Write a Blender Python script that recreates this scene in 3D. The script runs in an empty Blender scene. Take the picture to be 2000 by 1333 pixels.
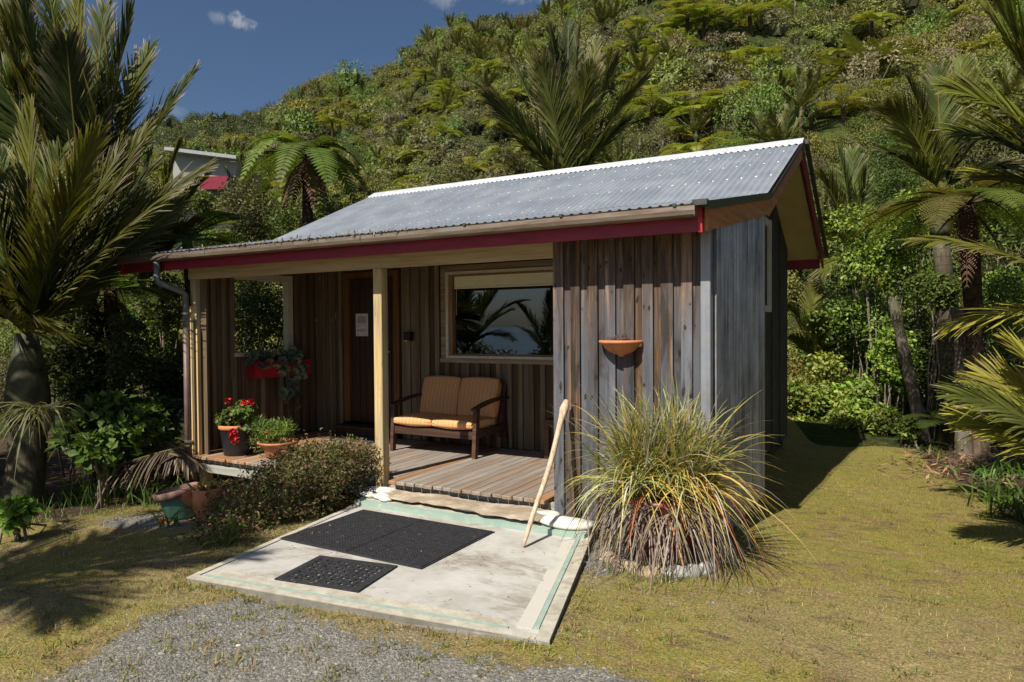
import bpy, bmesh, math, random
import numpy as np
from math import radians, sin, cos, pi, sqrt, atan2
from mathutils import Vector, Matrix
rng = np.random.default_rng(11); random.seed(5)
S = bpy.context.scene; COL = S.collection

# ------------------------------------------------------------------ camera, sky, sun, exposure
CAMZ = 1.6
YAW, PITCH, ROLL = [radians(a) for a in (28.658, 1.192, 0.4144)]
FW = np.array([-sin(YAW)*cos(PITCH), cos(YAW)*cos(PITCH), -sin(PITCH)])
_r = np.array([cos(YAW), sin(YAW), 0.0]); _d = np.cross(FW, _r)
CR = _r*cos(ROLL)+_d*sin(ROLL); CD = -_r*sin(ROLL)+_d*cos(ROLL)
cam_d = bpy.data.cameras.new('camera'); cam = bpy.data.objects.new('camera', cam_d); COL.objects.link(cam)
cam_d.sensor_width = 36.0; cam_d.lens = 23.994; cam_d.clip_start = 0.05; cam_d.clip_end = 20000
M4 = Matrix.Identity(4)
for i in range(3):
    M4[i][0] = CR[i]; M4[i][1] = -CD[i]; M4[i][2] = -FW[i]
M4[2][3] = CAMZ
cam.matrix_world = M4; S.camera = cam
def P(px, py, depth):
    """a place seen at a photograph pixel, at a distance along the view, as a world point"""
    v = FW + CR*((px-1000)/1333.0) + CD*((py-666.5)/1333.0)
    return np.array([0, 0, CAMZ]) + v*depth

SUN_DIR = np.array([0.15, 1.0, -1.12]); SUN_DIR /= np.linalg.norm(SUN_DIR)      # the way the light travels
SUN_EL = math.asin(-SUN_DIR[2]); SUN_ROT = atan2(-SUN_DIR[0], -SUN_DIR[1])
sun_d = bpy.data.lights.new('sun', 'SUN'); sun = bpy.data.objects.new('sun', sun_d); COL.objects.link(sun)
sun_d.energy = 4.9; sun_d.angle = radians(0.5); sun_d.color = (1.0, 0.93, 0.82)
sun.rotation_euler = Vector(SUN_DIR).to_track_quat('-Z', 'Y').to_euler()
S.view_settings.view_transform = 'Standard'; S.view_settings.look = 'None'
S.view_settings.exposure = 0.47; S.view_settings.gamma = 1.0; S.view_settings.use_curve_mapping = False
try:
    S.cycles.max_bounces = 8; S.cycles.transparent_max_bounces = 8; S.cycles.use_denoising = True
except Exception: pass

W = bpy.data.worlds.new('World'); S.world = W; W.use_nodes = True
wn = W.node_tree.nodes; wl = W.node_tree.links; wn.clear()
wo = wn.new('ShaderNodeOutputWorld'); wb = wn.new('ShaderNodeBackground'); sk = wn.new('ShaderNodeTexSky')
sk.sky_type = 'NISHITA'; sk.sun_disc = False; sk.sun_elevation = SUN_EL; sk.sun_rotation = SUN_ROT
sk.altitude = 10; sk.air_density = 1.0; sk.dust_density = 1.6; sk.ozone_density = 6.0
wb.inputs[1].default_value = 0.053
wl.new(wb.outputs[0], wo.inputs[0])
# small clouds, by direction
tc = wn.new('ShaderNodeTexCoord')
def wmath(op, a, b=None):
    n = wn.new('ShaderNodeMath'); n.operation = op
    for i, v in enumerate((a, b)):
        if v is None: continue
        if isinstance(v, (int, float)): n.inputs[i].default_value = v
        else: wl.new(v, n.inputs[i])
    return n.outputs[0]
def wnoise(scale, detail, rough, dist=0.0):
    n = wn.new('ShaderNodeTexNoise'); n.inputs['Scale'].default_value = scale; n.inputs['Detail'].default_value = detail
    n.inputs['Roughness'].default_value = rough; n.inputs['Distortion'].default_value = dist
    wl.new(tc.outputs['Generated'], n.inputs['Vector']); return n.outputs[0]
cn = wmath('ADD', wmath('MULTIPLY', wnoise(38, 6, 0.62, 0.4), 0.65), wmath('MULTIPLY', wnoise(14, 3, 0.5), 0.35))
dens = None
for (px, py, rx, ry, amt) in ((466, 42, 21, 11, 1.0), (428, 36, 16, 9, 0.3), (870, -2, 46, 14, 0.4), (1030, -16, 50, 20, 0.5), (325, 214, 26, 8, 0.2)):
    v = P(px, py, 1.0)-np.array([0, 0, CAMZ])
    vs = []
    for ax, r in ((CR, rx), (CD, ry)):       # distance from the cloud's heart along and across it
        dp = wn.new('ShaderNodeVectorMath'); dp.operation = 'DOT_PRODUCT'; wl.new(tc.outputs['Generated'], dp.inputs[0]); dp.inputs[1].default_value = ax
        u = wmath('MULTIPLY', wmath('SUBTRACT', dp.outputs['Value'], float(v@ax/np.linalg.norm(v))), 1333.0/np.linalg.norm(v)/1.0/r*1.0)
        vs.append(wmath('MULTIPLY', u, u))
    dist = wmath('SQRT', wmath('ADD', vs[0], vs[1]))
    val = wmath('SUBTRACT', wmath('ADD', wmath('MULTIPLY', wmath('SUBTRACT', cn, 0.5), 4.2), 0.95), dist)
    mr = wn.new('ShaderNodeMapRange'); mr.interpolation_type = 'SMOOTHSTEP'; mr.inputs['From Min'].default_value = 0.0; mr.inputs['From Max'].default_value = 0.95; mr.inputs['To Max'].default_value = amt
    fd = wn.new('ShaderNodeVectorMath'); fd.operation = 'DOT_PRODUCT'; wl.new(tc.outputs['Generated'], fd.inputs[0]); fd.inputs[1].default_value = FW
    wl.new(val, mr.inputs['Value']); sh = wmath('MULTIPLY', mr.outputs[0], wmath('GREATER_THAN', fd.outputs['Value'], 0.3))
    dens = sh if dens is None else wmath('ADD', dens, sh)
dens = wmath('MINIMUM', dens, 0.7)
mixc = wn.new('ShaderNodeMix'); mixc.data_type = 'RGBA'; mixc.inputs['B'].default_value = (6.2, 6.4, 6.8, 1)
wl.new(dens, mixc.inputs['Factor']); wl.new(sk.outputs[0], mixc.inputs['A']); wl.new(mixc.outputs['Result'], wb.inputs[0])

# ------------------------------------------------------------------ mesh helpers
def sstep(a, b, x):
    t = np.clip((np.asarray(x, float)-a)/(b-a), 0, 1); return t*t*(3-2*t)
def unit(v): return v/np.maximum(np.linalg.norm(v, axis=-1, keepdims=True), 1e-9)

class MB:
    """collects shapes and links them as one mesh object"""
    def __init__(s): s.v = []; s.f = []; s.m = []; s.t = []; s.n = 0
    def add(s, V, F, mi=0, tint=None):
        V = np.asarray(V, float).reshape(-1, 3); F = np.asarray(F, int)
        s.v.append(V); s.f.append(F+s.n); s.m.append(np.full(len(F), mi, int)); s.n += len(V)
        if tint is None: tint = (1, 1, 1)
        T = np.asarray(tint, float)
        s.t.append(np.broadcast_to(T, (len(V), 3)) if T.ndim == 1 else T.reshape(-1, 3))
        return s
    def box(s, x0, x1, y0, y1, z0, z1, mi=0, tint=None):
        V = [(x, y, z) for z in (z0, z1) for y in (y0, y1) for x in (x0, x1)]
        F = [(0, 2, 3, 1), (4, 5, 7, 6), (0, 1, 5, 4), (2, 6, 7, 3), (0, 4, 6, 2), (1, 3, 7, 5)]
        return s.add(V, F, mi, tint)
    def hexa(s, V, mi=0, tint=None):          # eight corners ordered like box
        F = [(0, 2, 3, 1), (4, 5, 7, 6), (0, 1, 5, 4), (2, 6, 7, 3), (0, 4, 6, 2), (1, 3, 7, 5)]
        return s.add(V, F, mi, tint)
    def bar(s, a, b, w, h, up=(0, 0, 1), mi=0, tint=None):   # a beam from a to b, w across, h along up
        a = np.array(a, float); b = np.array(b, float); d = unit(b-a); u = np.array(up, float)
        sd = unit(np.cross(d, u)); u = np.cross(sd, d)
        V = [c+sd*w/2*i+u*h/2*j for c in (a, b) for j in (-1, 1) for i in (-1, 1)]
        F = [(0, 1, 3, 2), (4, 6, 7, 5), (0, 4, 5, 1), (2, 3, 7, 6), (0, 2, 6, 4), (1, 5, 7, 3)]
        return s.add(V, F, mi, tint)
    def tube(s, pts, rad, seg=8, mi=0, tint=None, cap=True):
        pts = np.array(pts, float); n = len(pts); rad = np.broadcast_to(np.array(rad, float), (n,))
        T = unit(np.gradient(pts, axis=0))
        ref = np.array([1.0, 0.2, 0.1]) if abs(T[0][2]) > 0.8 else np.array([0, 0, 1.0])
        A = unit(np.cross(T, ref)); B = np.cross(T, A)
        th = np.linspace(0, 2*pi, seg, endpoint=False)
        V = pts[:, None, :]+rad[:, None, None]*(A[:, None, :]*np.cos(th)[None, :, None]+B[:, None, :]*np.sin(th)[None, :, None])
        F = [(i*seg+j, i*seg+(j+1) % seg, (i+1)*seg+(j+1) % seg, (i+1)*seg+j) for i in range(n-1) for j in range(seg)]
        tt = tint
        if tint is not None and np.ndim(tint) == 2: tt = np.repeat(np.asarray(tint, float), seg, axis=0)
        s.add(V, F, mi, tt)
        if cap:
            o = s.n-n*seg
            for base, rev in ((0, True), ((n-1)*seg, False)):
                c = V.reshape(-1, 3)[base:base+seg].mean(0); k = s.n
                ct = None if tt is None else (tt if np.ndim(tt) == 1 else tt[base])
                s.add([c], np.zeros((0, 3), int), mi, ct)
                Q = [(o+base+j, o+base+(j+1) % seg, k) for j in range(seg)]
                if rev: Q = [q[::-1] for q in Q]
                s.f.append(np.array(Q)); s.m.append(np.full(len(Q), mi, int))
        return s
    def lathe(s, prof, seg=24, c=(0, 0, 0), mi=0, tint=None, a0=0.0, a1=2*pi):
        full = abs(a1-a0-2*pi) < 1e-6
        th = np.linspace(a0, a1, seg, endpoint=not full); n = len(th)
        V = [(c[0]+r*cos(t), c[1]+r*sin(t), c[2]+z) for r, z in prof for t in th]
        F = []
        for i in range(len(prof)-1):
            for j in range(n if full else n-1):
                k = (j+1) % n; F.append((i*n+j, i*n+k, (i+1)*n+k, (i+1)*n+j))
        return s.add(V, F, mi, tint)
    def ribbons(s, C, Sd, mi=0, tint=None):
        """C, Sd (N,k+1,3): centre lines and half-width vectors; tint (3,), (N,3) or (N,k+1,3)"""
        N, k1 = C.shape[:2]
        V = np.stack([C-Sd, C+Sd], 2).reshape(-1, 3)
        b = (np.arange(N)*k1*2)[:, None]+(np.arange(k1-1)*2)[None, :]
        F = np.stack([b, b+1, b+3, b+2], -1).reshape(-1, 4)
        if tint is not None:
            T = np.asarray(tint, float)
            if T.ndim == 2: T = np.repeat(T[:, None, :], k1, 1)
            if T.ndim == 3: T = np.repeat(T, 2, 1).reshape(-1, 3)
            tint = T
        return s.add(V, F, mi, tint)
    def leaves(s, pos, dirs, nrm, L, w, mi=0, tint=None, fold=0.0):
        """one pointed leaf (a diamond) for each position"""
        dirs = unit(dirs); sd = unit(np.cross(dirs, nrm)); L = np.broadcast_to(L, (len(pos),))[:, None]; w = np.broadcast_to(w, (len(pos),))[:, None]
        mid = pos+dirs*L*0.45
        V = np.stack([pos, mid-sd*w/2+nrm*w*fold, pos+dirs*L, mid+sd*w/2+nrm*w*fold], 1).reshape(-1, 3)
        F = np.arange(len(pos)*4).reshape(-1, 4)
        if tint is not None and np.ndim(tint) == 2: tint = np.repeat(tint, 4, 0)
        return s.add(V, F, mi, tint)
    def mesh(s, name, mats, smooth=False):
        me = bpy.data.meshes.new(name)
        V = np.concatenate(s.v) if s.v else np.zeros((0, 3)); T = np.concatenate(s.t)
        flat = []; ln = []; mi = []
        for F, m in zip(s.f, s.m):
            if len(F) == 0: continue
            flat.append(F.ravel()); ln.append(np.full(len(F), F.shape[1])); mi.append(m)
        flat = np.concatenate(flat); ln = np.concatenate(ln); mi = np.concatenate(mi)
        me.vertices.add(len(V)); me.vertices.foreach_set('co', V.ravel())
        me.loops.add(len(flat)); me.loops.foreach_set('vertex_index', flat)
        me.polygons.add(len(ln)); me.polygons.foreach_set('loop_start', np.concatenate([[0], np.cumsum(ln)[:-1]]))
        me.polygons.foreach_set('loop_total', ln); me.polygons.foreach_set('material_index', mi)
        me.polygons.foreach_set('use_smooth', np.full(len(ln), smooth))
        if not np.allclose(T, 1.0):
            a = me.color_attributes.new('tint', 'FLOAT_COLOR', 'POINT')
            a.data.foreach_set('color', np.concatenate([T, np.ones((len(T), 1))], 1).ravel())
        for m in (mats if isinstance(mats, (list, tuple)) else [mats]): me.materials.append(m)
        me.update(calc_edges=True); me.validate(clean_customdata=False)
        return me
    def build(s, name, mats, parent=None, smooth=False, loc=None):
        o = bpy.data.objects.new(name, s.mesh(name, mats, smooth)); COL.objects.link(o)
        if parent is not None: o.parent = parent
        if loc is not None: o.location = loc
        return o
def inst(name, me, parent=None, loc=(0, 0, 0), rot=(0, 0, 0), sc=(1, 1, 1)):
    o = bpy.data.objects.new(name, me); COL.objects.link(o)
    if parent is not None: o.parent = parent
    o.location = loc; o.rotation_euler = rot; o.scale = (sc, sc, sc) if isinstance(sc, (int, float)) else sc
    return o
def tag(o, label=None, cat=None, group=None, kind=None):
    if label: o['label'] = label
    if cat: o['category'] = cat
    if group: o['group'] = group
    if kind: o['kind'] = kind
    return o
def thing(name, label, cat, loc=(0, 0, 0), group=None, rz=0.0):
    o = bpy.data.objects.new(name, None); COL.objects.link(o); o.location = loc; o.rotation_euler = (0, 0, rz); o.empty_display_size = 0.1
    return tag(o, label, cat, group)
def bevel_box(name, sx, sy, sz, r, mats, seg=2, puff=0.0):
    bm = bmesh.new(); bmesh.ops.create_cube(bm, size=1.0)
    for v in bm.verts: v.co = Vector((v.co.x*sx, v.co.y*sy, v.co.z*sz))
    if puff:
        bmesh.ops.subdivide_edges(bm, edges=bm.edges[:], cuts=5, use_grid_fill=True)
        for v in bm.verts:
            x, y, z = v.co.x/(sx/2), v.co.y/(sy/2), v.co.z/(sz/2)
            fx = max(0, 1-x*x); fy = max(0, 1-y*y); fz = max(0, 1-z*z)
            # pull corners in and puff the broad faces
            v.co.x += math.copysign(1, x)*(puff*0.25*fy*fz*(abs(x) > .99)) - x*0.012*(1-fy)*(1-fz)
            v.co.y += math.copysign(1, y)*(puff*fx*fz*(abs(y) > .99)) - y*0.018*(1-fx)*(abs(z) > .9)
            v.co.z += math.copysign(1, z)*(puff*fx*fy*(abs(z) > .99)) - z*0.018*(1-fx)*(abs(y) > .9)
        edges = [e for e in bm.edges if e.calc_face_angle(0) > 0.9]
        bmesh.ops.bevel(bm, geom=edges, offset=r, segments=seg, affect='EDGES', profile=0.6, clamp_overlap=True)
    else:
        bmesh.ops.bevel(bm, geom=bm.edges[:], offset=r, segments=seg, affect='EDGES', profile=0.6, clamp_overlap=True)
    me = bpy.data.meshes.new(name); bm.to_mesh(me); bm.free()
    for p in me.polygons: p.use_smooth = True
    me.materials.append(mats); return me
def rock_mesh(name, mat, sx, sy, sz, seed, sub=2, rough=0.16):
    bm = bmesh.new(); bmesh.ops.create_icosphere(bm, subdivisions=sub, radius=1.0); g = np.random.default_rng(seed)
    ph = g.uniform(0, 6, (5, 3)); fr = g.uniform(0.8, 2.6, (5, 3))
    for v in bm.verts:
        p = np.array(v.co); k = 1+rough*sum(sin(float(p@fr[i])*1.6+ph[i, 0]) for i in range(5))/2.2
        v.co = Vector((p[0]*sx*k, p[1]*sy*k, p[2]*sz*k))
    me = bpy.data.meshes.new(name); bm.to_mesh(me); bm.free()
    for p in me.polygons: p.use_smooth = True
    me.materials.append(mat); return me

# ------------------------------------------------------------------ materials
class NT:
    def __init__(s, name):
        s.m = bpy.data.materials.new(name); s.m.use_nodes = True; s.t = s.m.node_tree; s.n = s.t.nodes; s.l = s.t.links
        s.b = s.n['Principled BSDF']; s.out = s.n['Material Output']
    def link(s, a, b): s.l.new(a, b)
    def put(s, sock, v):
        if v is None: return
        if isinstance(v, (int, float)): sock.default_value = v
        elif isinstance(v, (tuple, list)): sock.default_value = tuple(v) if len(v) != 3 or sock.type != 'RGBA' else (*v, 1)
        else: s.l.new(v, sock)
    def coord(s, kind='Object'): return s.n.new('ShaderNodeTexCoord').outputs[kind]
    def pos(s): return s.n.new('ShaderNodeNewGeometry').outputs['Position']
    def rand(s): return s.n.new('ShaderNodeObjectInfo').outputs['Random']
    def math(s, op, a, b=None, c=None, clamp=False):
        n = s.n.new('ShaderNodeMath'); n.operation = op; n.use_clamp = clamp
        for i, v in enumerate((a, b, c)): s.put(n.inputs[i], v) if v is not None else None
        return n.outputs[0]
    def vmath(s, op, a, b=None):
        n = s.n.new('ShaderNodeVectorMath'); n.operation = op; s.put(n.inputs[0], a)
        if b is not None: s.put(n.inputs[1], b)
        return n.outputs[0]
    def scale(s, v, sc): return s.vmath('MULTIPLY', v, sc)
    def noise(s, vec, scale=5, detail=4, rough=0.55, dist=0.0, out='Fac'):
        n = s.n.new('ShaderNodeTexNoise'); s.put(n.inputs['Vector'], vec)
        n.inputs['Scale'].default_value = scale; n.inputs['Detail'].default_value = detail
        n.inputs['Roughness'].default_value = rough; n.inputs['Distortion'].default_value = dist
        return n.outputs[out]
    def voro(s, vec, scale=5, feat='F1', out='Distance', rnd=1.0):
        n = s.n.new('ShaderNodeTexVoronoi'); n.feature = feat; s.put(n.inputs['Vector'], vec)
        n.inputs['Scale'].default_value = scale; n.inputs['Randomness'].default_value = rnd
        return n.outputs[out]
    def ramp(s, fac, stops, interp='LINEAR'):
        n = s.n.new('ShaderNodeValToRGB'); s.put(n.inputs[0], fac); e = n.color_ramp.elements; n.color_ramp.interpolation = interp
        while len(e) > 1: e.remove(e[-1])
        for i, (p, c) in enumerate(stops):
            el = e[0] if i == 0 else e.new(p)
            el.position = p; c = (c, c, c) if isinstance(c, (int, float)) else c; el.color = (*c, 1)
        return n.outputs[0]
    def rng(s, v, a, b, c=0.0, d=1.0, smooth=True):
        n = s.n.new('ShaderNodeMapRange'); s.put(n.inputs[0], v); n.inputs[1].default_value = a; n.inputs[2].default_value = b
        n.inputs[3].default_value = c; n.inputs[4].default_value = d
        if smooth: n.interpolation_type = 'SMOOTHSTEP'
        return n.outputs[0]
    def mix(s, f, a, b, mode='MIX'):
        n = s.n.new('ShaderNodeMix'); n.data_type = 'RGBA'; n.blend_type = mode
        s.put(n.inputs['Factor'], f); s.put(n.inputs['A'], a); s.put(n.inputs['B'], b); return n.outputs['Result']
    def attr(s, name, out='Color'):
        n = s.n.new('ShaderNodeAttribute'); n.attribute_name = name; return n.outputs[out]
    def sep(s, v):
        n = s.n.new('ShaderNodeSeparateXYZ'); s.put(n.inputs[0], v); return n.outputs
    def bump(s, h, strength=0.3, dist=0.01):
        n = s.n.new('ShaderNodeBump'); n.inputs['Strength'].default_value = strength; n.inputs['Distance'].default_value = dist
        s.put(n.inputs['Height'], h); s.l.new(n.outputs[0], s.b.inputs['Normal'])
    def fin(s, col=None, rough=None, metal=None, spec=None):
        s.put(s.b.inputs['Base Color'], col); s.put(s.b.inputs['Roughness'], rough); s.put(s.b.inputs['Metallic'], metal)
        s.put(s.b.inputs['Specular IOR Level'], spec); return s.m
def rcoord(t, k=(17.3, 31.7, 53.1)):
    """object coordinates moved by a random amount for each object"""
    v = t.n.new('ShaderNodeVectorMath'); v.operation = 'SCALE'; v.inputs[0].default_value = k; t.l.new(t.rand(), v.inputs['Scale'])
    return t.vmath('ADD', t.coord('Object'), v.outputs[0])
def m_plain(name, col, rough=0.6, metal=0.0, var=0.12, scale=14, spec=0.4, bump=0.0):
    t = NT(name); n = t.noise(t.coord(), scale, 5, 0.6)
    c = t.mix(t.math('MULTIPLY', t.rng(n, 0.3, 0.7), 1.0), tuple(x*(1-var) for x in col), tuple(min(1, x*(1+var)) for x in col))
    if bump: t.bump(n, bump, 0.01)
    return t.fin(c, rough, metal, spec)
def m_wood(name, dark, mid, light, axis='z', grey=None, grey_amt=0.0, knots=0.0, fine=1.0, rough=0.8, vary=0.35, bump=0.25, topbrown=None):
    t = NT(name); c = rcoord(t)
    along = 1.3; acr = 26*fine
    sc = {'z': (acr, acr, along), 'y': (acr, along, acr), 'x': (along, acr, acr)}[axis]
    v = t.scale(c, sc)
    g1 = t.noise(v, 1.0, 6, 0.65, 0.6); 
    sc2 = {'z': (9, 9, .9), 'y': (9, .9, 9), 'x': (.9, 9, 9)}[axis]
    g2 = t.noise(t.scale(c, sc2), 1.0, 3, 0.5, 0.3)
    col = t.ramp(g1, [(0.28, dark), (0.5, mid), (0.72, light)])
    if grey:
        gm = t.rng(t.math('ADD', g2, t.math('MULTIPLY', t.math('SUBTRACT', t.rand(), 0.5), 0.45)), 0.62-grey_amt*0.4, 0.78-grey_amt*0.4)
        if topbrown:      # timber sheltered by the eave keeps its brown
            z = t.sep(t.pos())[2]; gm = t.math('MULTIPLY', gm, t.rng(t.math('ADD', z, t.math('MULTIPLY', g2, 1.6)), topbrown[0], topbrown[1], 1.0, topbrown[2]))
        gcol = t.ramp(g1, [(0.25, tuple(x*0.55 for x in grey)), (0.55, grey), (0.78, tuple(min(1, x*1.5) for x in grey))])
        col = t.mix(gm, col, gcol)
    if knots > .5:
        dk = t.noise(t.scale(c, {'z': (7, 7, .9), 'y': (7, .9, 7), 'x': (.9, 7, 7)}[axis]), 1.3, 5, .65, .5)
        col = t.mix(t.rng(dk, .5, .66, 0, .8), col, (.028, .024, .022))
    if knots:
        ks = {'z': (19, 19, 9), 'y': (19, 9, 19), 'x': (9, 19, 19)}[axis]; kw = t.noise(c, 30, 3, .6); c = t.vmath('ADD', c, t.scale(t.noise(c, 9, 2, .5, out='Color'), (.05, .05, .16)))
        d = t.voro(t.scale(c, ks), 1.0); d = t.math('ADD', d, t.rng(t.sep(t.voro(t.scale(c, ks), 1.0, out='Color'))[0], .55, .65, 0.6, 0.0))
        col = t.mix(t.math('MULTIPLY', t.rng(d, 0.3, 0.1), knots), col, tuple(x*0.45 for x in dark))
        ring = t.math('SINE', t.math('MULTIPLY', d, 40)); rm = t.math('MULTIPLY', t.rng(d, 0.5, 0.25), t.math('MULTIPLY', t.math('MAXIMUM', ring, 0), 0.35*knots))
        col = t.mix(rm, col, tuple(x*0.6 for x in dark))
    hv = t.math('MULTIPLY_ADD', t.rand(), vary, 1-vary/2)
    mm = t.n.new('ShaderNodeVectorMath'); mm.operation = 'SCALE'; t.l.new(col, mm.inputs[0]); t.l.new(hv, mm.inputs['Scale'])
    t.bump(g1, bump, 0.004)
    return t.fin(mm.outputs[0], rough, 0, 0.3)
def m_leaf(name, col=(1, 1, 1), use_tint=True, rough=0.5, trans=0.3, var=0.35, nscale=1.5, spec=0.4, rv=0.35, dead=None):
    """foliage: the colour of each leaf from the mesh, varied by clump and by plant"""
    t = NT(name)
    base = t.attr('tint') if use_tint else None
    n = t.noise(t.coord('Object'), nscale, 3, 0.6)
    k = t.math('ADD', t.rng(n, 0.3, 0.7, 1-var, 1+var), t.math('MULTIPLY', t.math('SUBTRACT', t.rand(), 0.5), rv))
    c = t.mix(1.0, base, (*col, 1), 'MULTIPLY') if use_tint else (*col, 1)
    mm = t.n.new('ShaderNodeVectorMath'); mm.operation = 'SCALE'; t.put(mm.inputs[0], c if use_tint else col); t.l.new(k, mm.inputs['Scale'])
    cc = mm.outputs[0]
    # warm or cool shift from plant to plant
    hsv = t.n.new('ShaderNodeHueSaturation'); t.l.new(cc, hsv.inputs['Color'])
    t.l.new(t.math('MULTIPLY_ADD', t.rand(), 0.03*rv/0.35, 0.5-0.02*rv/0.35), hsv.inputs['Hue'])
    cc = hsv.outputs[0]
    t.fin(cc, rough, 0, spec)
    if trans:
        tr = t.n.new('ShaderNodeBsdfTranslucent'); t.l.new(t.mix(1.0, cc, (1.25, 1.2, 0.5, 1), 'MULTIPLY'), tr.inputs[0])
        ms = t.n.new('ShaderNodeMixShader'); ms.inputs[0].default_value = trans
        t.l.new(t.b.outputs[0], ms.inputs[1]); t.l.new(tr.outputs[0], ms.inputs[2]); t.l.new(ms.outputs[0], t.out.inputs[0])
    return t.m

WOOD_STORE = m_wood('weathered_boards', (.03, .019, .013), (.11, .062, .034), (.34, .205, .105), 'z', grey=(.1, .104, .118), grey_amt=0.88, knots=0.9, vary=0.55, bump=0.5, topbrown=(2.15, 3.0, 0.3))
WOOD_PORCH = m_wood('porch_boards', (.055, .035, .021), (.098, .065, .038), (.155, .106, .065), 'z', grey=(.14, .115, .078), grey_amt=0.35, vary=0.5, bump=0.3)
WOOD_BATTEN = m_wood('porch_battens', (.08, .052, .03), (.15, .103, .058), (.215, .157, .095), 'z', grey=(.18, .147, .098), grey_amt=0.4, vary=0.4, bump=0.3)
WOOD_DECK = m_wood('deck_boards', (.16, .11, .075), (.255, .185, .135), (.36, .28, .215), 'y', grey=(.27, .235, .2), grey_amt=0.75, knots=0.25, vary=0.22, bump=0.35, fine=1.4)
WOOD_DECKW = m_wood('deck_boards_brown', (.2, .1, .05), (.34, .18, .09), (.45, .26, .14), 'y', grey=(.34, .25, .18), grey_amt=0.35, knots=0.2, vary=0.25, bump=0.35, fine=1.4)
WOOD_POST = m_wood('post_timber', (.34, .22, .09), (.54, .39, .18), (.63, .49, .25), 'z', grey=(.4, .34, .22), grey_amt=0.45, knots=0.35, vary=0.1, bump=0.2)
WOOD_BEAM = m_wood('beam_timber', (.34, .25, .14), (.5, .39, .24), (.58, .47, .31), 'x', grey=(.45, .38, .28), grey_amt=0.4, vary=0.1, bump=0.2)
WOOD_PALE = m_wood('pale_bearer_timber', (.25, .22, .16), (.4, .36, .28), (.5, .46, .37), 'x', grey=(.36, .36, .33), grey_amt=0.5, vary=0.15)
WOOD_STRIP = m_wood('pale_strip_timber', (.4, .28, .12), (.56, .42, .2), (.64, .5, .27), 'z', vary=0.12)
WOOD_BENCH = m_wood('bench_timber', (.032, .017, .012), (.07, .036, .024), (.12, .065, .045), 'x', vary=0.15, rough=0.55)
WOOD_DOOR = m_wood('door_timber', (.026, .014, .01), (.045, .024, .016), (.075, .038, .022), 'z', vary=0.25, rough=0.6)
WOOD_JAMB = m_wood('door_jamb_timber', (.08, .035, .014), (.14, .062, .022), (.2, .095, .035), 'z', vary=0.2, rough=0.6)
WOOD_SASH = m_wood('sash_timber', (.16, .08, .03), (.27, .15, .06), (.36, .21, .09), 'z', vary=0.1, rough=0.5)
WOOD_TRIM = m_wood('window_trim_timber', (.15, .095, .05), (.26, .18, .11), (.36, .27, .17), 'x', grey=(.3, .25, .18), grey_amt=0.4, vary=0.15)
WOOD_BARGE = m_wood('barge_timber', (.26, .1, .035), (.42, .18, .065), (.5, .24, .095), 'y', vary=0.08, rough=0.6, bump=0.1)
WOOD_DRIFT = m_wood('driftwood', (.3, .2, .12), (.52, .4, .28), (.68, .57, .44), 'z', vary=0.05, fine=1.6, bump=0.7)
def _m_red():
    t = NT('red_paint'); n = t.noise(t.scale(t.coord(), (2, 8, 8)), 3, 5, 0.6)
    return t.fin(t.mix(t.rng(n, .3, .7), (.19, .012, .028), (.25, .02, .04)), 0.45, 0, 0.35)
RED = _m_red()
RED_BRIGHT = m_plain('bright_red_paint', (.42, .022, .035), 0.4, var=0.15)
CREAM = m_plain('cream_paint', (.6, .56, .45), 0.55, var=0.08)
SOFFIT = m_plain('cream_soffit', (.52, .45, .25), 0.7, var=0.08, scale=4)
WHITE = m_plain('white_paint', (.72, .71, .66), 0.5, var=0.06)
BLACKP = m_plain('black_plastic', (.015, .015, .016), 0.45, var=0.2)
BLACKPOT = m_plain('black_pot_plastic', (.02, .02, .023), 0.38, var=0.3, scale=6)
RUBBER = m_plain('black_rubber', (.03, .03, .033), 0.75, var=0.3, scale=40, spec=0.25)
PLY = m_plain('dark_stained_ply', (.045, .042, .036), 0.8, var=0.25, scale=5)
FLASH = m_plain('dark_flashing', (.05, .055, .052), 0.45, var=0.2)
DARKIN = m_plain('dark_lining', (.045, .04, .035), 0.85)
STEEL = m_plain('steel', (.5, .5, .5), 0.35, 0.9)
TERRA = m_plain('terracotta', (.52, .2, .085), 0.75, var=0.14, scale=9)
TERRA_OLD = m_plain('old_terracotta', (.4, .17, .08), 0.85, var=0.35, scale=11)
SOIL = m_plain('potting_soil', (.06, .04, .028), 0.95, var=0.4, scale=60, bump=0.5)
GREENPOT = m_plain('green_pot_paint', (.1, .25, .17), 0.5, var=0.18, scale=5)
POTRED = m_plain('red_pot_glaze', (.15, .025, .025), 0.4, var=0.3)
RUSTRIM = m_plain('rusty_rim', (.22, .13, .1), 0.8, var=0.3, scale=20)
BLIND = m_plain('cream_blind', (.86, .83, .6), 0.7, var=0.03)
def _m_glass(name, refl, dark=(0.9, 0.93, 0.92)):
    t = NT(name); g = t.n.new('ShaderNodeBsdfGlossy'); g.inputs['Roughness'].default_value = 0.0; g.inputs['Color'].default_value = (.62, .7, .78, 1)
    tr = t.n.new('ShaderNodeBsdfTransparent'); tr.inputs[0].default_value = (*dark, 1)
    fr = t.n.new('ShaderNodeFresnel'); fr.inputs[0].default_value = 1.5
    ms = t.n.new('ShaderNodeMixShader'); t.l.new(t.math('ADD', fr.outputs[0], refl, clamp=True), ms.inputs[0])
    t.l.new(tr.outputs[0], ms.inputs[1]); t.l.new(g.outputs[0], ms.inputs[2]); t.l.new(ms.outputs[0], t.out.inputs[0]); return t.m
GLASS = _m_glass('window_glass', 0.06, (.97, .97, .96))
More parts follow.
